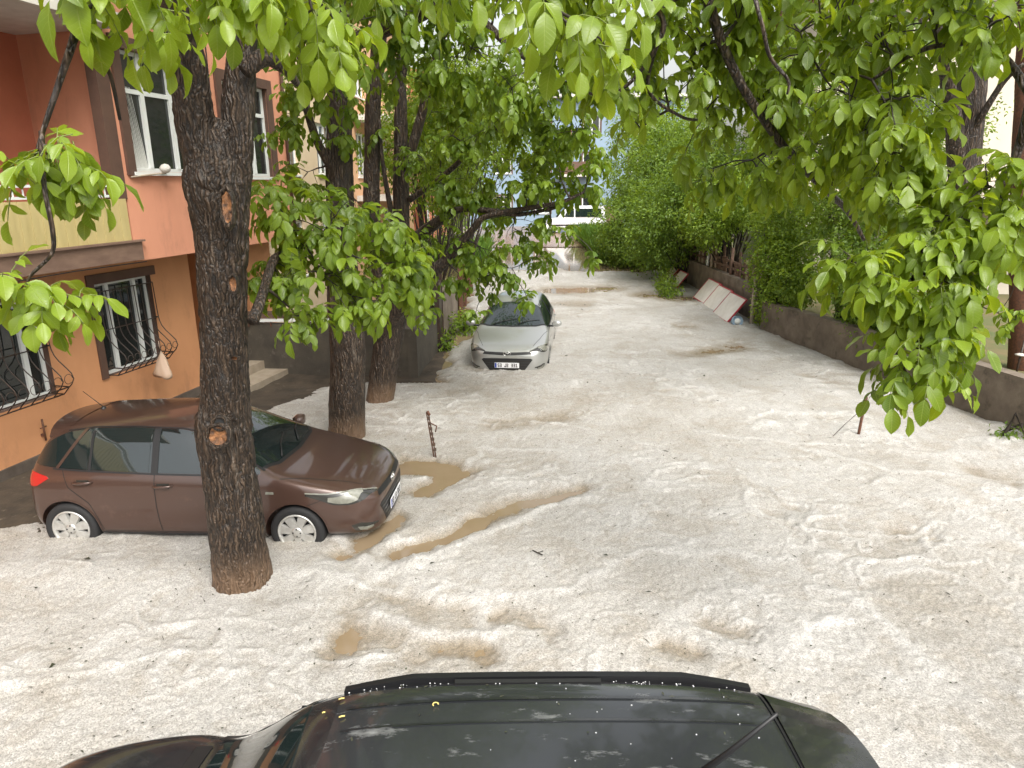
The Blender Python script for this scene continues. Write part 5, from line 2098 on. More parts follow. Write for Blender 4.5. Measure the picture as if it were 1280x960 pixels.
# ------------------------------------------------------------------ trees
def vtrunk(pts, Y, x_off=0):
    """trunk from (py, left px, right px[, dY]) rows at distance Y"""
    P, Rr = [], []
    for q in pts:
        py, l, r_ = q[:3]
        y = Y + (q[3] if len(q) > 3 else 0)
        p = aty((l + r_) / 2, py, y)
        Z = y * math.cos(PITCH) + (H - p.z) * math.sin(PITCH)
        P.append(p); Rr.append((r_ - l) / 2 * Z / F)
    return P, Rr


GT = 'walnut trees along the left side'
# --- the thick forked walnut in front of the brown car
b0 = gp(305, 742)
t1 = Tree('walnut_tree', 'thick forked walnut tree with orange cut scars in front of the brown hatchback', (b0.x, b0.y, -.1), GT)
P, Rr = vtrunk([(770, 262, 352), (740, 266, 345), (703, 265, 338), (650, 259, 330), (600, 252, 322), (560, 246, 318), (533, 241, 317), (505, 249, 314), (456, 250, 312), (400, 249, 311), (331, 244, 312), (290, 240, 312), (250, 233, 312), (225, 228, 312), (200, 236, 308), (175, 250, 302), (150, 266, 296)], 6.25)
t1.limb(P, [r_ * (.93 if k_ < 4 or k_ > 11 else .875) for k_, r_ in enumerate(Rr)], 'trunk', 110, 0.022, sub=12)
P, Rr = px_limb([(262, 250, 6.25, 50), (256, 203, 6.22, 52), (243, 150, 6.18, 50), (237, 95, 6.08, 44), (226, 40, 5.95, 42), (205, -30, 5.6, 36), (180, -120, 5.3, 30), (150, -230, 5.0, 22)])
t1.limb(P, Rr, 'limb', 56, 0.016, sub=9)
P, Rr = px_limb([(290, 255, 6.27, 42), (297, 203, 6.28, 36), (298, 131, 6.3, 40), (302, 62, 6.35, 34), (310, 0, 6.35, 32), (320, -80, 6.3, 28), (335, -180, 6.5, 20)])
t1.limb(P, Rr, 'limb', 48, 0.014, sub=9)
# limbs toward the camera and across
P, Rr = px_limb([(226, 40, 5.8, 30), (205, -20, 4.9, 30), (150, -60, 3.9, 26), (100, -40, 3.1, 24), (98, 25, 2.8, 11), (75, 100, 2.75, 8), (55, 160, 2.72, 6), (45, 195, 2.7, 4)])
t1.limb(P, Rr, 'limb', 10)
P, Rr = px_limb([(97, 30, 2.8, 13), (120, 62, 2.85, 8), (138, 95, 2.9, 5), (150, 150, 2.95, 4)])
t1.limb(P, Rr, 'limb', 8)
P, Rr = px_limb([(52, 165, 2.72, 7), (55, 230, 2.6, 6), (66, 290, 2.6, 6), (64, 318, 2.6, 5), (38, 345, 2.6, 4), (32, 365, 2.6, 3)])
t1.limb(P, Rr, 'limb', 8)
P, Rr = px_limb([(205, -20, 4.9, 26), (260, -80, 3.9, 26), (320, -90, 3.2, 24), (380, -60, 2.9, 18)])
t1.limb(P, Rr, 'limb', 10)
P, Rr = px_limb([(316, 402, 6.1, 16), (326, 375, 6.3, 13), (340, 330, 6.7, 11), (352, 318, 6.9, 9), (400, 300, 7.2, 7)])
t1.limb(P, Rr, 'limb', 10, .003)
P, Rr = px_limb([(310, 0, 6.2, 24), (380, -80, 5.4, 24), (500, -120, 4.3, 24), (620, -110, 3.5, 20), (720, -80, 3.3, 14)])
t1.limb(P, Rr, 'limb', 10)
P, Rr = px_limb([(306, 90, 6.1, 20), (330, 72, 6.2, 22), (355, 85, 6.3, 14), (372, 105, 6.5, 8)])
t1.limb(P, Rr, 'limb', 14, .006)


def scar(tree, px, py, Y, rw, rh, d=(0.1, -1, .15)):
    c = aty(px, py, Y)
    d = Vector(d).normalized()
    X = Matrix.Translation(c - tree.base) @ d.to_track_quat('Z', 'Y').to_matrix().to_4x4()
    b = MB()
    n = 26
    vs, fs = [], []
    prof = [(1.30, -.05), (1.22, .012), (1.08, .026), (.92, .010), (.86, -.012)]
    for r_, h in prof:
        for k in range(n):
            a = 2 * math.pi * k / n
            q = 1 + .28 * noise.noise(Vector((1.6 * math.cos(a) + px, 3 * math.sin(a), py)))
            vs.append(X @ Vector((rw * r_ * q * math.cos(a), rh * r_ * q * math.sin(a), h)))
    for i in range(len(prof) - 1):
        for k in range(n):
            fs.append((i * n + k, i * n + (k + 1) % n, (i + 1) * n + (k + 1) % n, (i + 1) * n + k))
    b.add(vs, fs, M['bark'], True)
    o = b.build('bark_lip', tree.e)
    b = MB()
    vs, fs = [X @ Vector((0, 0, -.022))], []
    for ri in (.5, .98):
        for k in range(n):
            a = 2 * math.pi * k / n
            vs.append(X @ Vector((rw * .9 * ri * math.cos(a), rh * .9 * ri * math.sin(a), -.006 - .03 * random.random() * (1.1 - ri))))
    for k in range(n):
        k2 = (k + 1) % n
        fs += [(0, 1 + k, 1 + k2), (1 + k, 1 + n + k, 1 + n + k2, 1 + k2)]
    b.add(vs, fs, M['scar'], True)
    b.build('cut_wood', o)
    if rw > .08:
        b = MB()
        b.lathe([(.0, -.02), (rw * .42, -.004), (rw * .62, .03), (rw * .80, .012), (rw * .95, -.05)], M['bark'], 20, X @ Matrix.Translation((.02, rh * 1.15, -.02)))
        b.lathe([(.0, .004), (rw * .46, .004)], M['ink'], 16, X @ Matrix.Translation((.02, rh * 1.15, -.015)))  # flat black disc paints the dark inside of the hollow
        b.build('knot_hollow', tree.e)


scar(t1, 283, 259, 5.93, .048, .145)
scar(t1, 291, 355, 5.97, .034, .07)
scar(t1, 272, 545, 5.90, .092, .095)
scar(t1, 293, 448, 6.0, .030, .018)

cl = lambda px, py, Y: aty(px, py, Y)
# near top-left sprays
for (px, py, Y, rd, n, sz, lt) in [
    (165, -8, 2.75, .14, 3, 0.082, .85), (235, -13, 2.6, .12, 2, 0.090, .9), (130, -28, 3.1, .16, 3, 0.086, .65), (280, -28, 2.7, .12, 2, 0.086, .8), (200, 37, 3.2, .06, 1, 0.086, .7),
    (330, -28, 2.8, .14, 3, 0.086, .8), (390, 12, 2.9, .13, 3, 0.084, .8), (412, 57, 3.1, .10, 2, 0.082, .75), (350, 32, 3.0, .08, 1, 0.082, .75), (300, -83, 3.2, .2, 2, .13, .6), (175, 12, 3.3, .08, 1, .115, .65),
    (75, 195, 2.72, .08, 3, .090, .65), (25, 215, 2.72, .04, 1, .088, .7), (105, 215, 2.75, .06, 2, .088, .65),
    (40, 362, 2.6, .09, 3, .084, .8), (85, 372, 2.62, .05, 1, .082, .8), (5, 358, 2.6, .05, 1, .084, .8),
    (120, -80, 2.9, .2, 2, .14, .6), (240, -120, 3.4, .3, 3, .14, .55), (400, -90, 3.6, .35, 4, .14, .55),
]:
    t1.cluster(cl(px, py, Y), rd, n, sz, 5, lt, 2)
# the dark spray low to the right of the trunk
for (px, py, Y, rd, n, lt) in [
    (360, 275, 6.9, .42, 7, .5), (420, 270, 7.1, .42, 7, .5), (470, 330, 7.2, .40, 7, .5), (400, 340, 6.9, .48, 9, .45), (440, 370, 7.0, .34, 6, .45),
    (345, 340, 6.8, .34, 6, .4), (500, 350, 7.3, .28, 5, .5), (370, 395, 6.7, .22, 3, .45), (480, 290, 7.4, .35, 6, .55), (340, 250, 7.0, .25, 4, .55), (520, 320, 7.4, .2, 3, .5),
]:
    t1.cluster(cl(px, py, Y), (rd, rd, rd * .62), n, .125, 5, lt, 3, rt=.018)
# over the street, near
for (px, py, Y, rd, n, sz, lt) in [
    (640, -10, 3.1, .14, 2, .105, .65), (700, 15, 3.0, .12, 2, .108, .6), (745, 50, 3.1, .11, 1, .105, .55), (600, -30, 3.4, .2, 2, .105, .6), (680, -40, 3.5, .25, 3, .105, .55),
    (770, 0, 3.4, .18, 2, .105, .55), (560, -70, 3.8, .3, 3, .105, .55), (720, -80, 3.4, .3, 3, .105, .55),
]:
    t1.cluster(cl(px, py, Y), rd, n, sz, 4, lt, 2)
for c, rr, n in [((-3.6, 5.6, 7.0), (1.6, 1.6, 1.1), 130), ((-1.6, 6.6, 7.4), (1.6, 1.6, 1.2), 80), ((-3.2, 4.0, 6.6), (1.3, 1.2, .9), 80), ((-.6, 4.8, 7.2), (1.3, 1.3, .9), 80)]:
    t1.upper(c, rr, n)
t1.finish(M['walnut_leaf'])

# --- second walnut, behind the bonnet
b0 = gp(432, 545)
t2 = Tree('walnut_tree', 'straight dark walnut trunk rising behind the bonnet of the brown hatchback', (b0.x, b0.y, -.1), GT)
P, Rr = vtrunk([(560, 408, 460), (540, 411, 456), (500, 412, 456), (440, 413, 456), (380, 410, 450), (300, 408, 444), (220, 408, 441), (130, 409, 439), (50, 410, 438), (-40, 412, 436), (-160, 416, 434)], 10.45)
t2.limb(P, Rr, 'trunk', 64, 0.02, sub=9)
P, Rr = px_limb([(418, 215, 10.4, 14), (398, 180, 10.2, 11), (382, 130, 10.0, 9), (376, 80, 9.8, 7), (360, 20, 9.6, 5)])
t2.limb(P, Rr, 'limb', 10, .004)
P, Rr = px_limb([(430, 60, 10.4, 22), (470, 40, 10.2, 22), (540, 10, 9.6, 18), (600, -40, 9.2, 14)])
t2.limb(P, Rr, 'limb', 10, .004)
P, Rr = px_limb([(424, 0, 10.4, 20), (380, -60, 9.8, 18), (330, -100, 9.2, 12)])
t2.limb(P, Rr, 'limb', 10, .004)
for (px, py, Y, rd, n, lt) in [
    (375, 60, 9.0, .5, 8, .55), (400, 110, 9.4, .45, 7, .5), (370, 150, 9.6, .35, 5, .5), (430, 40, 9.0, .5, 8, .5), (350, 20, 8.6, .5, 8, .5), (480, 20, 9.0, .5, 8, .45),
    (540, 20, 9.0, .55, 9, .4), (500, 90, 9.6, .35, 5, .45), (590, 60, 9.2, .5, 9, .45), (430, 170, 10.2, .2, 2, .55), (445, 250, 10.0, .35, 5, .45), (560, 90, 9.6, .4, 6, .4),
    (385, 215, 10.4, .3, 4, .55), (640, 110, 9.4, .45, 8, .45), (440, -60, 9.4, .8, 9, .5), (560, -60, 9.2, .8, 9, .5), (350, -70, 9.2, .8, 9, .5),
]:
    t2.cluster(cl(px, py, Y), (rd * 1.1, rd, rd * .8), n, .125, 5, lt, 3, simple_stalk=False, rt=.02)
for c, rr, n in [((-2.8, 10.4, 8.4), (1.8, 1.8, 1.3), 150), ((-1.2, 9.6, 8.0), (1.5, 1.5, 1.1), 110), ((-4.6, 10.0, 8.4), (1.6, 1.6, 1.2), 110)]:
    t2.upper(c, rr, n)
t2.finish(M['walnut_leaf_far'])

# --- third walnut, leaning, several stems
b0 = gp(476, 503)
t3 = Tree('walnut_tree', 'leaning many-stemmed walnut tree beside the concrete wall with boughs over the silver car', (b0.x, b0.y, -.1), GT)
P, Rr = vtrunk([(515, 454, 494), (500, 458, 492), (460, 463, 497), (415, 470, 505), (380, 478, 512), (340, 486, 514), (297, 492, 512), (220, 491, 510), (140, 493, 509), (94, 490, 508), (30, 506, 520), (-60, 512, 524)], 12.35)
t3.limb(P, Rr, 'trunk', 56, 0.018, sub=9)
P, Rr = px_limb([(490, 395, 12.3, 26), (474, 340, 12.2, 24), (465, 280, 12.1, 21), (465, 200, 12.1, 20), (467, 120, 12.0, 19), (474, 50, 12.0, 18), (480, -60, 12.0, 14)])
t3.limb(P, Rr, 'limb', 28, .01)
P, Rr = px_limb([(480, 425, 12.3, 24), (498, 385, 12.1, 22), (520, 362, 11.9, 20), (540, 341, 11.8, 17), (561, 322, 11.7, 13), (590, 288, 11.5, 9), (607, 271, 11.4, 8), (650, 262, 11.2, 7), (700, 253, 11.0, 5), (730, 240, 10.9, 3)])
t3.limb(P, Rr, 'limb', 14, .006)
P, Rr = px_limb([(504, 310, 12.3, 18), (526, 294, 12.1, 17), (552, 274, 11.9, 13), (575, 262, 11.7, 8), (610, 263, 11.5, 7), (650, 268, 11.3, 6), (700, 258, 11.1, 4)])
t3.limb(P, Rr, 'limb', 14, .006)
P, Rr = px_limb([(507, 210, 12.3, 13), (528, 140, 12.2, 12), (552, 45, 12.0, 11), (570, -40, 11.8, 9)])
t3.limb(P, Rr, 'limb', 12, .004)
P, Rr = px_limb([(512, 250, 12.3, 8), (560, 215, 12.0, 7), (600, 178, 11.8, 5), (640, 150, 11.6, 4)])
t3.limb(P, Rr, 'limb', 8)
P, Rr = px_limb([(500, 320, 12.2, 8), (488, 260, 12.1, 7), (478, 200, 12.0, 5), (474, 150, 12.0, 4)])
t3.limb(P, Rr, 'limb', 8)
P, Rr = px_limb([(552, 45, 12.0, 10), (590, 20, 11.5, 11), (640, 60, 11.0, 9), (700, 100, 10.6, 6), (740, 130, 10.4, 4)])
t3.limb(P, Rr, 'limb', 8)
for (px, py, Y, rd, n, lt) in [
    (560, 170, 11.6, .45, 6, .5), (610, 160, 11.4, .5, 8, .5), (660, 180, 11.2, .5, 8, .5), (600, 220, 11.6, .5, 8, .5), (655, 235, 11.3, .5, 8, .5), (560, 240, 11.9, .4, 6, .45),
    (700, 215, 11.0, .45, 6, .5), (640, 290, 11.4, .45, 7, .5), (690, 285, 11.1, .34, 5, .5), (600, 310, 11.6, .42, 7, .45), (560, 300, 11.9, .35, 5, .45), (610, 355, 11.5, .36, 5, .4), (575, 345, 11.7, .3, 4, .45), (640, 335, 11.3, .24, 3, .45),
    (740, 215, 10.8, .28, 3, .45), (720, 165, 10.7, .4, 6, .45), (745, 320, 10.9, .12, 1, .3), (660, 375, 11.2, .07, 1, .3), (595, 390, 11.4, .10, 1, .3), (535, 390, 11.9, .2, 3, .5), (520, 300, 12.0, .28, 3, .5), (530, 200, 12, .35, 4, .5), (520, 340, 12, .3, 4, .45),
    (700, 150, 11.6, .5, 8, .55), (640, 130, 12.4, .6, 10, .55), (600, 130, 12.8, .6, 10, .55), (570, 120, 12.6, .5, 8, .5), (720, 240, 11.4, .34, 6, .5), (700, 190, 12.4, .5, 9, .55), (650, 205, 12.6, .5, 9, .55), (610, 260, 12.6, .5, 8, .5), (670, 320, 11.8, .28, 4, .45), (735, 180, 11.6, .36, 6, .5), (540, 140, 12.6, .4, 6, .5),
    (680, 130, 10.8, .5, 8, .45), (740, 90, 10.4, .5, 8, .45), (620, 100, 11.2, .5, 7, .45), (690, 50, 10.6, .6, 8, .45), (560, -30, 11.6, .8, 9, .5), (650, -50, 10.8, .9, 10, .5), (760, 30, 10.2, .5, 7, .45), (480, 170, 12.0, .2, 2, .5),
]:
    t3.cluster(cl(px, py, Y), (rd * 1.1, rd, rd * .75), n, .12, 5, lt, 3, simple_stalk=False, rt=.02)
for c, rr, n in [((-1.8, 12.6, 8.6), (1.8, 1.8, 1.4), 150), ((.2, 12.0, 8.2), (1.7, 1.7, 1.2), 140), ((.4, 14.4, 8.2), (1.7, 1.7, 1.3), 140), ((-1.6, 15.0, 8.8), (1.8, 1.6, 1.3), 130), ((.3, 17.6, 8.6), (1.9, 1.7, 1.2), 170), ((-1.4, 18.2, 8.8), (1.7, 1.7, 1.3), 120)]:  # last two added out of view to darken the silver car's windscreen reflection
    t3.upper(c, rr, n)
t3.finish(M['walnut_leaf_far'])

GR = 'walnut trees along the right side'
# --- near walnut just out of frame on the right, whose boughs hang in
t4 = Tree('walnut_tree', 'near walnut tree whose bright leafy boughs hang down over the right of the street', (5.3, 2.2, -.1), GR)
t4.limb([(5.3, 2.2, -.2), (5.25, 2.25, .6), (5.15, 2.3, 2.0), (5.0, 2.4, 3.6), (4.8, 2.6, 5.0)], [.34, .29, .26, .24, .20], 'trunk', 40, .016, sub=8)
t4.limb([(4.8, 2.6, 5.0), (4.2, 3.2, 6.0), (3.2, 4.0, 6.5), (2.2, 4.6, 6.35), tuple(aty(862, -70, 4.9))], [.19, .15, .10, .07, .045], 'limb', 14, .006)
P, Rr = px_limb([(862, -70, 4.9, 15), (885, 0, 5.0, 13), (905, 60, 5.1, 12), (935, 120, 5.2, 11), (985, 190, 5.4, 10), (1030, 235, 5.6, 9), (1060, 265, 5.8, 7), (1080, 300, 5.9, 4)])
t4.limb(P, Rr, 'limb', 12, .002)
P, Rr = px_limb([(1022, 228, 5.6, 6), (1060, 232, 5.5, 5), (1100, 240, 5.3, 4)])
t4.limb(P, Rr, 'limb', 8)
P, Rr = px_limb([(862, -70, 4.9, 12), (930, -25, 4.6, 6), (951, 25, 4.5, 5), (962, 70, 4.5, 5), (985, 100, 4.5, 4), (984, 118, 4.5, 3)])
t4.limb(P, Rr, 'limb', 8)
P, Rr = px_limb([(862, -70, 4.9, 14), (800, -20, 4.8, 10), (830, 30, 4.8, 7), (800, 90, 4.9, 5), (760, 120, 5.0, 4), (720, 110, 5.0, 3)])
t4.limb(P, Rr, 'limb', 8)
P, Rr = px_limb([(830, 30, 4.8, 6), (810, 110, 5.0, 5), (850, 145, 5.2, 4), (876, 150, 5.3, 3)])
t4.limb(P, Rr, 'limb', 8)
t4.limb([(4.95, 2.45, 4.0), (4.3, 3.2, 4.9), (3.7, 3.9, 4.9), tuple(aty(1290, 120, 4.4))], [.12, .09, .06, .045], 'limb', 12, .004)
P, Rr = px_limb([(1290, 120, 4.4, 12), (1260, 220, 4.5, 10), (1200, 290, 4.5, 8), (1140, 350, 4.5, 6), (1120, 430, 4.4, 5), (1140, 480, 4.3, 4)])
t4.limb(P, Rr, 'limb', 8)
P, Rr = px_limb([(1290, 120, 4.4, 12), (1240, 60, 4.6, 8), (1160, 60, 4.7, 6), (1090, 100, 4.8, 4)])
t4.limb(P, Rr, 'limb', 8)
for (px, py, Y, rd, n, sz, lt) in [
    # hanging mass at right
    (1090, 342, 4.35, .20, 5, .112, .65), (1150, 302, 4.4, .22, 6, .112, .7), (1200, 272, 4.45, .22, 6, .112, .75), (1130, 382, 4.3, .18, 5, .112, .6), (1180, 352, 4.3, .2, 5, .112, .65),
    (1140, 432, 4.25, .15, 4, .112, .6), (1185, 412, 4.25, .112, 4, .112, .65), (1120, 457, 4.25, .09, 3, .125, .55), (1170, 452, 4.2, .09, 3, .13, .6), (1235, 232, 4.4, .2, 5, .112, .75), (1265, 272, 4.3, .16, 4, .112, .75), (1060, 322, 4.5, .10, 3, .13, .55),
    (1210, 322, 4.4, .18, 5, .112, .7), (1270, 207, 4.4, .16, 4, .112, .75),
    # upper right
    (1115, 190, 4.7, .28, 6, .108, .7), (1090, 160, 4.9, .32, 8, .106, .65), (1125, 125, 4.7, .30, 8, .108, .7), (1245, 15, 4.6, .24, 5, .108, .65), (1165, 30, 4.8, .32, 8, .108, .6), (1100, 60, 5.0, .36, 9, .102, .6), (1040, 110, 5.1, .36, 9, .102, .6),
    (1130, 240, 4.8, .26, 6, .106, .65), (1260, 20, 4.3, .22, 4, .108, .6), (1150, 245, 4.7, .18, 4, .108, .7),
    (1000, 40, 5.2, .4, 10, .102, .55), (930, 20, 5.2, .4, 10, .102, .5), (870, 60, 5.2, .36, 8, .102, .5), (830, 10, 5.1, .36, 8, .102, .45), (960, 130, 5.3, .34, 8, .102, .55), (1010, 180, 5.4, .34, 8, .102, .55),
    (890, 150, 5.5, .36, 6, .10, .5), (830, 100, 5.3, .32, 6, .10, .45), (790, 60, 5.0, .28, 5, .102, .45), (770, 110, 5.1, .22, 4, .102, .45), (940, 200, 5.7, .32, 5, .10, .5), (1050, 210, 5.5, .28, 5, .102, .55), (880, 215, 5.9, .22, 3, .106, .45), (800, 160, 5.3, .16, 1, .10, .4),
    (1060, 20, 5.2, .4, 9, .102, .55), (900, -60, 5.2, .6, 8, .102, .5), (1020, -60, 5.0, .6, 8, .102, .5), (1160, -60, 4.8, .6, 8, .102, .55),
]:
    t4.cluster(cl(px, py, Y), (rd, rd, rd * .85), n, sz, 4, lt, 3 if sz < .125 else 2, rt=.017)
for c, rr, n in [((3.2, 4.4, 7.2), (1.5, 1.5, .9), 45), ((5.2, 3.6, 7.4), (1.6, 1.6, 1.2), 70), ((1.6, 5.4, 7.2), (1.3, 1.3, .9), 35)]:
    t4.upper(c, rr, n)
t4.finish(M['walnut_leaf'])

# --- walnut in the garden on the right, dark trunk
b0 = (8.05, 12.3, .35)
t5 = Tree('walnut_tree', 'dark reddish walnut trunk standing behind the low wall at the right', b0, GR)
P, Rr = vtrunk([(450, 1186, 1222), (430, 1188, 1220), (340, 1188, 1220), (240, 1186, 1222), (170, 1192, 1226), (100, 1200, 1232), (30, 1206, 1234), (-80, 1210, 1234)], 12.3)
t5.limb(P, Rr, 'trunk', 48, .016, sub=8)
P, Rr = px_limb([(1200, 230, 12.3, 26), (1192, 150, 12.2, 20), (1180, 80, 12.0, 17), (1168, 20, 11.8, 14), (1150, -60, 11.6, 10)])
t5.limb(P, Rr, 'limb', 16, .006)
P, Rr = px_limb([(1212, 170, 12.2, 9), (1230, 140, 12.0, 8), (1256, 100, 11.8, 7), (1280, 80, 11.6, 5)])
t5.limb(P, Rr, 'limb', 10, .003)
P, Rr = px_limb([(1168, 40, 11.8, 12), (1120, 20, 11.2, 12), (1050, 60, 10.6, 9), (990, 110, 10.4, 6)])
t5.limb(P, Rr, 'limb', 10, .003)
for (px, py, Y, rd, n, lt) in [
    (1130, 40, 11.2, .7, 10, .55), (1080, 100, 10.8, .7, 10, .5), (1020, 60, 10.6, .7, 10, .5), (1000, 140, 10.6, .6, 9, .5), (1060, 180, 11.0, .6, 9, .5), (1120, 150, 11.4, .6, 9, .55), (1262, -10, 11.4, .4, 5, .55), (1180, -20, 11, .9, 10, .5), (940, 90, 10.4, .6, 8, .5), (1060, -30, 10.6, .9, 10, .5), (1110, 250, 11.6, .5, 7, .5), (1150, 290, 11.6, .45, 6, .5), (960, 190, 11.0, .5, 6, .5),
    (1270, 400, 10.6, .22, 3, .6), (1275, 340, 10.9, .25, 3, .6),
]:
    t5.cluster(cl(px, py, Y), (rd * 1.1, rd, rd * .75), n, .125, 5, lt, 3, simple_stalk=False, rt=.02)
for c, rr, n in [((7.4, 11.4, 8.4), (1.9, 1.9, 1.4), 90), ((5.2, 10.6, 8.2), (1.7, 1.7, 1.2), 70), ((9.4, 12.0, 8.6), (1.8, 1.8, 1.4), 80)]:
    t5.upper(c, rr, n)
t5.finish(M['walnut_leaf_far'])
t6 = Tree('tree', 'tall reddish-brown bare trunk at the far right edge before the cream house', (9.75, 12.6, .35), GR)
P, Rr = vtrunk([(470, 1262, 1290), (300, 1264, 1292), (200, 1266, 1290), (100, 1271, 1292), (0, 1274, 1294), (-100, 1276, 1294)], 12.6)
t6.limb(P, Rr, 'trunk', 40, .012, m=M['rust'], sub=8)
P, Rr = px_limb([(1284, -60, 12.6, 14), (1240, -120, 12.2, 10), (1180, -160, 11.8, 6)])
t6.limb(P, Rr, 'limb', 10)
for (px, py, Y, rd, n) in [(1250, -110, 12.2, .8, 10), (1320, -120, 12.4, .9, 10), (1200, -150, 12, .8, 8)]:
    t6.cluster(cl(px, py, Y), rd, n, .125, 5, .5, 3, simple_stalk=False)
t6.finish(M['walnut_leaf_far'])


# ------------------------------------------------------------------ shrubs on the right
def shrub(name, label, cat, base, lobes, n, size, leaf_m, group, light=.5, stems=7, trunk_h=None):
    """lobes: (dx, dy, z, rx, ry, rz); leaves in small tufts spread through the volume"""
    e = empty(name, label, cat, base, 0, group)
    lv, wood = Leaves(True), MB()
    vol = np.array([l[3] * l[4] * l[5] for l in lobes]) ** .7
    vol /= vol.sum()
    for l, f in zip(lobes, vol):
        c = np.array(l[:3]); rr = np.array(l[3:6])
        nt = int(n * f / 9)
        u = rng.normal(0, 1, (nt, 3))
        u /= np.linalg.norm(u, axis=1, keepdims=True)
        rad = rng.random(nt) ** .36
        lump = np.array([1 + .45 * noise.noise(Vector(q * 2.3) + Vector(l[:3])) for q in u])
        T = c + u * rr * (rad * lump)[:, None]
        keep = T[:, 2] > -.1
        T, u = T[keep], u[keep]
        nt = len(T)
        tl = light + rng.normal(0, .2, nt)
        k = 9
        P = np.repeat(T, k, 0) + rng.normal(0, size * 1.0, (nt * k, 3))
        D = np.repeat(u, k, 0) * .8 + rng.normal(0, .6, (nt * k, 3)) + np.array([0, 0, -.25])
        N_ = rng.normal(0, .45, (nt * k, 3)) + np.array([0, 0, 1.0]) + np.repeat(u, k, 0) * .5
        Ln = size * rng.uniform(.7, 1.35, nt * k)
        lv.many(P, D, N_, Ln, Ln * rng.uniform(.22, .33, nt * k), np.repeat(tl, k) + rng.normal(0, .12, nt * k))
        for _ in range(stems):
            v = rv(1)
            tip = Vector(c) + Vector((v.x * rr[0], v.y * rr[1], abs(v.z) * rr[2])) * .8
            b_ = Vector((rng.normal(0, .12), rng.normal(0, .12), 0))
            m_ = b_.lerp(tip, .5) + Vector((0, 0, .25)) + rv(.15)
            wood.tube([b_, b_.lerp(m_, .5) + rv(.06), m_, tip], [.035, .028, .018, .006], M['twig'], 5, False)
    st = wood.build('stems' if trunk_h is None else 'trunk', e)
    crown('foliage' if trunk_h is None else 'crown', lv, None, leaf_m, e)
    return e


GS = 'shrubs and small trees along the right wall'
shrub('bush', 'broad dark green bush overhanging the far leaning white boards', 'bush', (7.0, 27.8, 0), [(-.6, 0, 2.3, 2.1, 2.4, 1.7), (-.1, -1.2, 3.3, 1.8, 2.0, 1.5), (-.2, 2.0, 2.6, 1.9, 2.2, 1.9), (.8, -1.0, 4.3, 1.8, 2, 1.5), (-1.0, 1.4, 1.3, 1.3, 2.0, 1.2)], 30000, .11, M['shrub_leaf'], GS, .52)
shrub('bush', 'rounded mid green bush at the end of the street beside the flood', 'bush', (6.3, 33.5, 0), [(-.4, 0, 2.0, 2.0, 2.4, 1.9), (.5, 1, 3.6, 2.2, 2.4, 1.9), (1.2, -1, 4.8, 2.0, 2.2, 1.6), (-1.0, .5, 1.0, 1.3, 1.8, 1.0)], 22000, .13, M['shrub_leaf'], GS, .55)
shrub('small_tree', 'tall yellow-green acacia behind the bushes in the middle distance', 'tree', (8.0, 37.5, 0), [(-.8, 0, 4.6, 2.2, 2.4, 2.2), (-.6, 1, 6.6, 2.4, 2.4, 1.8), (.8, 0, 5.4, 2.4, 2.4, 2.4), (-1.9, .6, 3.2, 1.3, 1.6, 1.6)], 20000, .14, M['shrub_leaf_yellow'], GS, .5, 6, 3)
shrub('bush', 'fresh light green bush leaning over the scrap fence and white boards', 'bush', (7.5, 24.2, .3), [(-.4, 0, 2.7, 1.4, 2.0, 1.0), (.2, -1.4, 3.2, 1.4, 1.8, 1.2), (.2, 1.3, 3.2, 1.5, 1.8, 1.3), (-.9, -.2, 2.1, .9, 1.5, .7), (-.5, .9, 1.9, .9, 1.4, .8)], 20000, .10, M['shrub_leaf_yellow'], GS, .55)
shrub('bush', 'light green creeper-covered bush spilling over the wall end near the rusty stake', 'bush', (7.25, 18.9, 0), [(-.1, -.1, .75, .62, 1.0, .75), (.0, .2, 1.7, .75, 1.1, .9), (.4, .8, 2.7, 1.0, 1.3, 1.0), (.0, -.9, 1.3, .55, .9, .55)], 20000, .085, M['shrub_leaf_yellow'], GS, .55)
shrub('small_tree', 'leafy hornbeam with fine light leaves above the right wall', 'tree', (8.2, 17.0, .3), [(0, 0, 2.0, 1.3, 1.5, 1.2), (-.4, -1.0, 2.9, 1.3, 1.4, 1.2), (.4, .6, 3.6, 1.5, 1.6, 1.4), (-.7, -2.2, 1.8, 1.1, 1.3, .9), (.2, -1.2, 4.4, 1.6, 1.6, 1.3), (-.2, -2.8, 1.2, 1.0, 1.0, .6), (-.3, .8, 5.0, 1.6, 1.6, 1.4)], 30000, .085, M['shrub_leaf'], GS, .55, 5, 3)
shrub('small_tree', 'dense green tree further back in the right garden', 'tree', (10.6, 25.5, .3), [(0, 0, 3.6, 2.4, 2.4, 2.2), (-.8, -1, 5.6, 2.4, 2.4, 2.0), (1.6, 0, 5.0, 2.6, 2.4, 2.4), (-.5, .5, 7.4, 2.2, 2.2, 1.8)], 18000, .13, M['shrub_leaf'], GS, .5, 6, 3)
shrub('small_tree', 'loose pale green tree at the back left of the flooded street end', 'tree', (-3.2, 38.0, 0), [(0, 0, 1.2, 1.3, 2.0, 1.2), (-.4, 1, 3.6, 1.8, 2.0, 1.8), (-.2, 0, 5.6, 1.8, 2.0, 1.6)], 6000, .14, M['shrub_leaf_yellow'], GS, .55, 5, 3)
shrub('small_tree', 'leafy walnut further down the left side behind the silver car', 'tree', (-2.3, 21.5, 0), [(0, 0, 4.6, 1.9, 2.2, 1.5), (.5, 1.0, 6.4, 2.2, 2.4, 1.7), (-.4, 2.0, 5.4, 1.8, 2.2, 1.8), (1.1, -.8, 5.6, 1.5, 1.8, 1.3)], 15000, .13, M['walnut_leaf_far'], GT, .55, 6, 3)
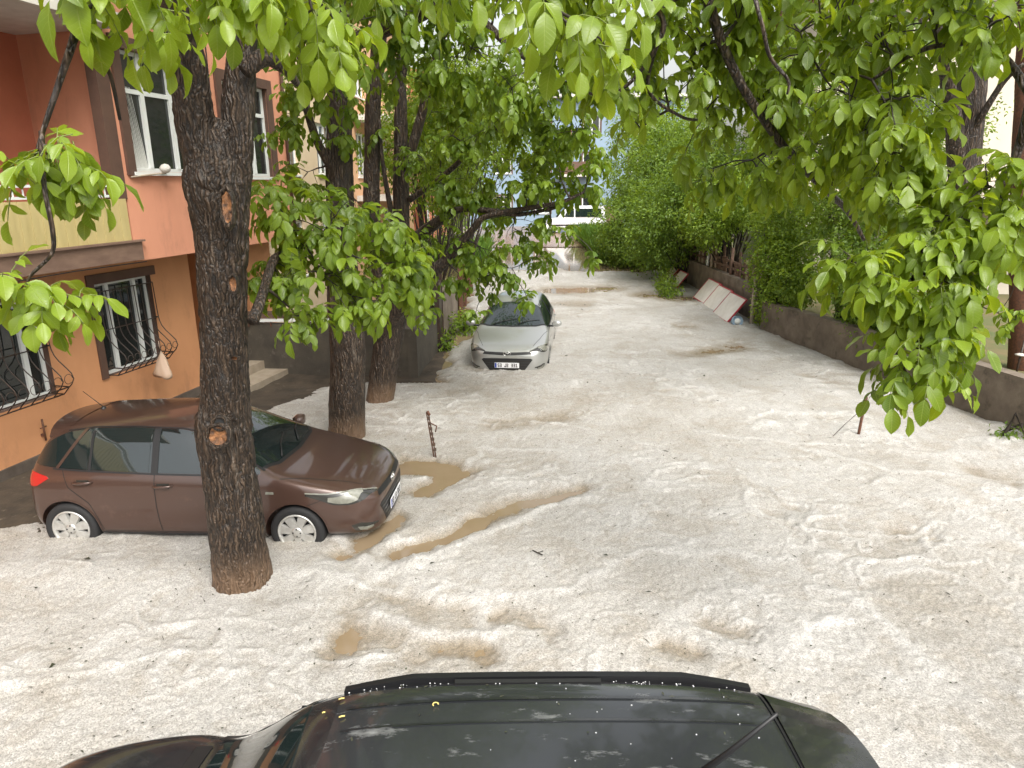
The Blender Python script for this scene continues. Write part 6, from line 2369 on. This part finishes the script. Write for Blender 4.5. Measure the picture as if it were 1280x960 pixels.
shrub('small_tree', 'pale leafy tree near the flood on the left side of the street', 'tree', (-2.0, 30.0, 0), [(0, 0, 5.2, 2.2, 2.4, 1.7), (.9, 1.0, 7.2, 2.6, 2.4, 1.9), (-.4, 2.0, 3.9, 1.5, 1.9, 1.3), (1.7, -.8, 6.0, 1.6, 1.8, 1.5)], 12000, .15, M['walnut_leaf_far'], GT, .6, 6, 3)
shrub('bush', 'rounded garden bush just behind the right wall left of the dark walnut trunk', 'bush', (7.9, 15.0, .4), [(0, 0, .6, .7, .9, .6), (.3, .9, .9, .8, .9, .8), (.5, -.9, .5, .6, .8, .5)], 6500, .085, M['shrub_leaf'], GS, .5, 5)
shrub('bush', 'low leafy weeds growing at the foot of the leaning white boards', 'bush', (5.55, 24.8, -.05), [(0, 0, .25, .35, .9, .28), (.2, 1.3, .3, .35, .7, .3)], 1500, .09, M['shrub_leaf_yellow'], None, .5, 3)
shrub('bush', 'small green weed tuft between the pale grey wall and the silver car', 'bush', (-1.2, 18.6, -.05), [(0, 0, .22, .40, .55, .26)], 900, .09, M['shrub_leaf_yellow'], None, .5, 3)
shrub('bush', 'tiny weed at the foot of the right wall near the frame edge', 'bush', (7.6, 10.05, -.03), [(0, 0, .10, .22, .14, .12)], 240, .06, M['shrub_leaf'], None, .5, 3)
shrub('bush', 'small weed at the foot of the dark gate', 'bush', (-1.62, 16.55, -.05), [(0, 0, .18, .15, .2, .2)], 300, .08, M['shrub_leaf_yellow'], None, .5, 3)
shrub('bush', 'leafy shrub in the garden at the right edge behind the low wall', 'bush', (9.6, 10.4, .4), [(0, 0, .45, .5, .5, .45), (.5, .5, .7, .6, .6, .6)], 2200, .10, M['shrub_leaf_yellow'], None, .5, 4)

# tall grass on the verge past the hail
def grass(name, label, x0, x1, y0, y1, n, h, z=-.05):
    lv = Leaves(True)
    P = np.stack([rng.uniform(x0, x1, n), rng.uniform(y0, y1, n), np.full(n, z)], 1)
    D = rng.normal(0, .22, (n, 3)) + np.array([0, 0, 1.0])
    N_ = rng.normal(0, 1, (n, 3))
    L_ = h * rng.uniform(.5, 1.2, n)
    lv.many(P, D, N_, L_, np.full(n, .022), .5 + rng.normal(0, .2, n))
    o = crown(name, lv, None, M['grass'], None)
    structure(o, label, 'stuff')


grass('grass', 'tall fresh grass on the right verge beside the flood', 4.5, 7.5, 34.0, 52, 7000, 1.1)
grass('grass', 'grass on the left verge beside the flood', -4.6, -1.3, 34, 46, 3500, .8)

# leafy twig lying on the silver car's roof
lv, wd = Leaves(), MB()
c = Vector((.26, 16.5, 1.21))
wd.tube([c + Vector((-.15, -.05, -.01)), c, c + Vector((.14, .05, .06))], .008, M['twig'], 6)
for k in range(26):
    v = rv(1)
    lv.leaf(c + Vector((v.x * .16, v.y * .13, abs(v.z) * .16)), Vector((v.x, v.y, .2)) + rv(.5), Vector((0, 0, 1)) + rv(.5), .15, .045, .4 + .2 * rng.normal())
o = crown('fallen_sprig', lv, wd, M['walnut_leaf_far'], None)
tag(o, 'torn green leafy twig lying on the roof of the silver car', 'twig')

# ------------------------------------------------------------------ litter on the hail
def litter():
    n = 2300
    d = rng.random(n) ** 1.4
    y = 3.2 + 22 * d
    x = rng.uniform(-1, 1, n) * np.minimum(6.4, .74 * y + .4)
    ok = np.hypot(x + 3.6, (y - 7.9) * 1.6) > 2.3
    x, y = x[ok], y[ok]
    z = hail_h(x, y)
    lv = Leaves(True)
    big = rng.random(len(x)) < .12
    L_ = np.where(big, rng.uniform(.04, .11, len(x)), rng.uniform(.010, .032, len(x)))
    W_ = np.where(big & (rng.random(len(x)) < .93), .0032, L_ * .26)
    D = np.stack([rng.normal(0, 1, len(x)), rng.normal(0, 1, len(x)), rng.normal(0, .12, len(x))], 1)
    N_ = rng.normal(0, .25, (len(x), 3)) + np.array([0, 0, 1.0])
    lv.many(np.stack([x, y, z + .014], 1), D, N_, L_, W_, rng.random(len(x)))
    o = crown('leaf_litter', lv, None, M['litter'], None)
    structure(o, 'dark scraps of torn leaves and twigs scattered on the hail', 'stuff')


litter()
# small dark branch pieces and green shards
p = gp(672, 695)
b = MB()
z = float(hail_h(np.array([p.x]), np.array([p.y]))[0])
b.tube([(p.x - .05, p.y + .06, z + .012), (p.x, p.y, z + .016), (p.x + .05, p.y - .04, z + .012)], .007, M['twig'], 5)
b.tube([(p.x, p.y, z + .016), (p.x + .06, p.y + .03, z + .02)], .005, M['twig'], 5)
tag(b.build('broken_twig'), 'short forked dark twig lying on the hail in mid street', 'twig')
b = MB()
p = gp(86, 668)
z = float(hail_h(np.array([p.x]), np.array([p.y]))[0])
for k in range(3):
    X = Matrix.Translation((p.x + .05 * k - .05, p.y + .02 * k, z + .03)) @ Matrix.Rotation(k * 1.1, 4, 'Z') @ Matrix.Rotation(.5, 4, 'X')
    b.box((-.045, -.03, -.006), (.045, .03, .006), M['green_glass'], X)
tag(b.build('green_scrap'), 'bright green scrap lying by the rear wheel of the brown car', 'scrap')
# catkin scraps on the black roof
for k, (px, py, lb) in enumerate([(427, 868, 'yellow catkin scrap on the black roof nearest its far edge'), (428, 896, 'pale yellow scrap on the black roof below the other scraps'), (545, 890, 'curled yellow scrap near the middle of the black roof'), (405, 884, 'tiny pale scrap on the black roof beside the windscreen pillar')]):
    p = gp(px, py, 1.63)
    loc = suv_e.matrix_world
    q = Matrix.Translation(suv_e.location) @ Matrix.Rotation(R(180), 4, 'Z')
    h_, nr = suv_sk.hit(q.inverted() @ p, (0, 0, -1), .012)
    hw = q @ h_
    s_ = .012 if k < 3 else .006
    b = MB()
    if k == 2:
        b.tube([hw + Vector((s_ * math.cos(a), s_ * math.sin(a), .004)) for a in [i * .8 for i in range(6)]], .003, M['petal'], 5)
    else:
        b.tube([hw + Vector((-s_, -s_ * .3, .001)), hw + Vector((0, 0, .003)), hw + Vector((s_, s_ * .3, .001))], .0035, M['petal'], 5)
    tag(b.build('catkin_scrap'), lb, 'scrap')

# hail pellets and leaf scraps left on the black roof and its gutters
b = MB()
Q = Matrix.Translation(suv_e.location) @ Matrix.Rotation(R(180), 4, 'Z')
for k in range(95):
    edge = k < 60
    lx = rng.uniform(-1.45, .35)
    ly = -rng.uniform(.545, .60) if edge else rng.uniform(-.55, .45)
    h_, nr = suv_sk.hit((lx, ly, 1.7), (0, 0, -1), .006)
    p = Q @ h_
    r_ = rng.uniform(.0018, .0048)
    b.add([p + Vector(v) * r_ for v in ((1, 0, 0), (-1, 0, 0), (0, 1, 0), (0, -1, 0), (0, 0, .9), (0, 0, -.9))],
          [(0, 2, 4), (2, 1, 4), (1, 3, 4), (3, 0, 4), (2, 0, 5), (1, 2, 5), (3, 1, 5), (0, 3, 5)], M['pellet'], True)
structure(b.build('hail_pellets'), 'scattered white hail pellets left on the black roof', 'stuff')
lv = Leaves(True)
for k in range(26):
    h_, nr = suv_sk.hit((rng.uniform(-1.4, .3), rng.uniform(-.58, .3), 1.7), (0, 0, -1), .009)
    v = rv(1)
    lv.leaf(Q @ h_, (v.x, v.y, .05), (0, 0, 1), rng.uniform(.012, .035), .004, rng.random())
o = crown('roof_litter', lv, None, M['litter'], None)
structure(o, 'dark leaf scraps stuck on the wet black roof', 'stuff')
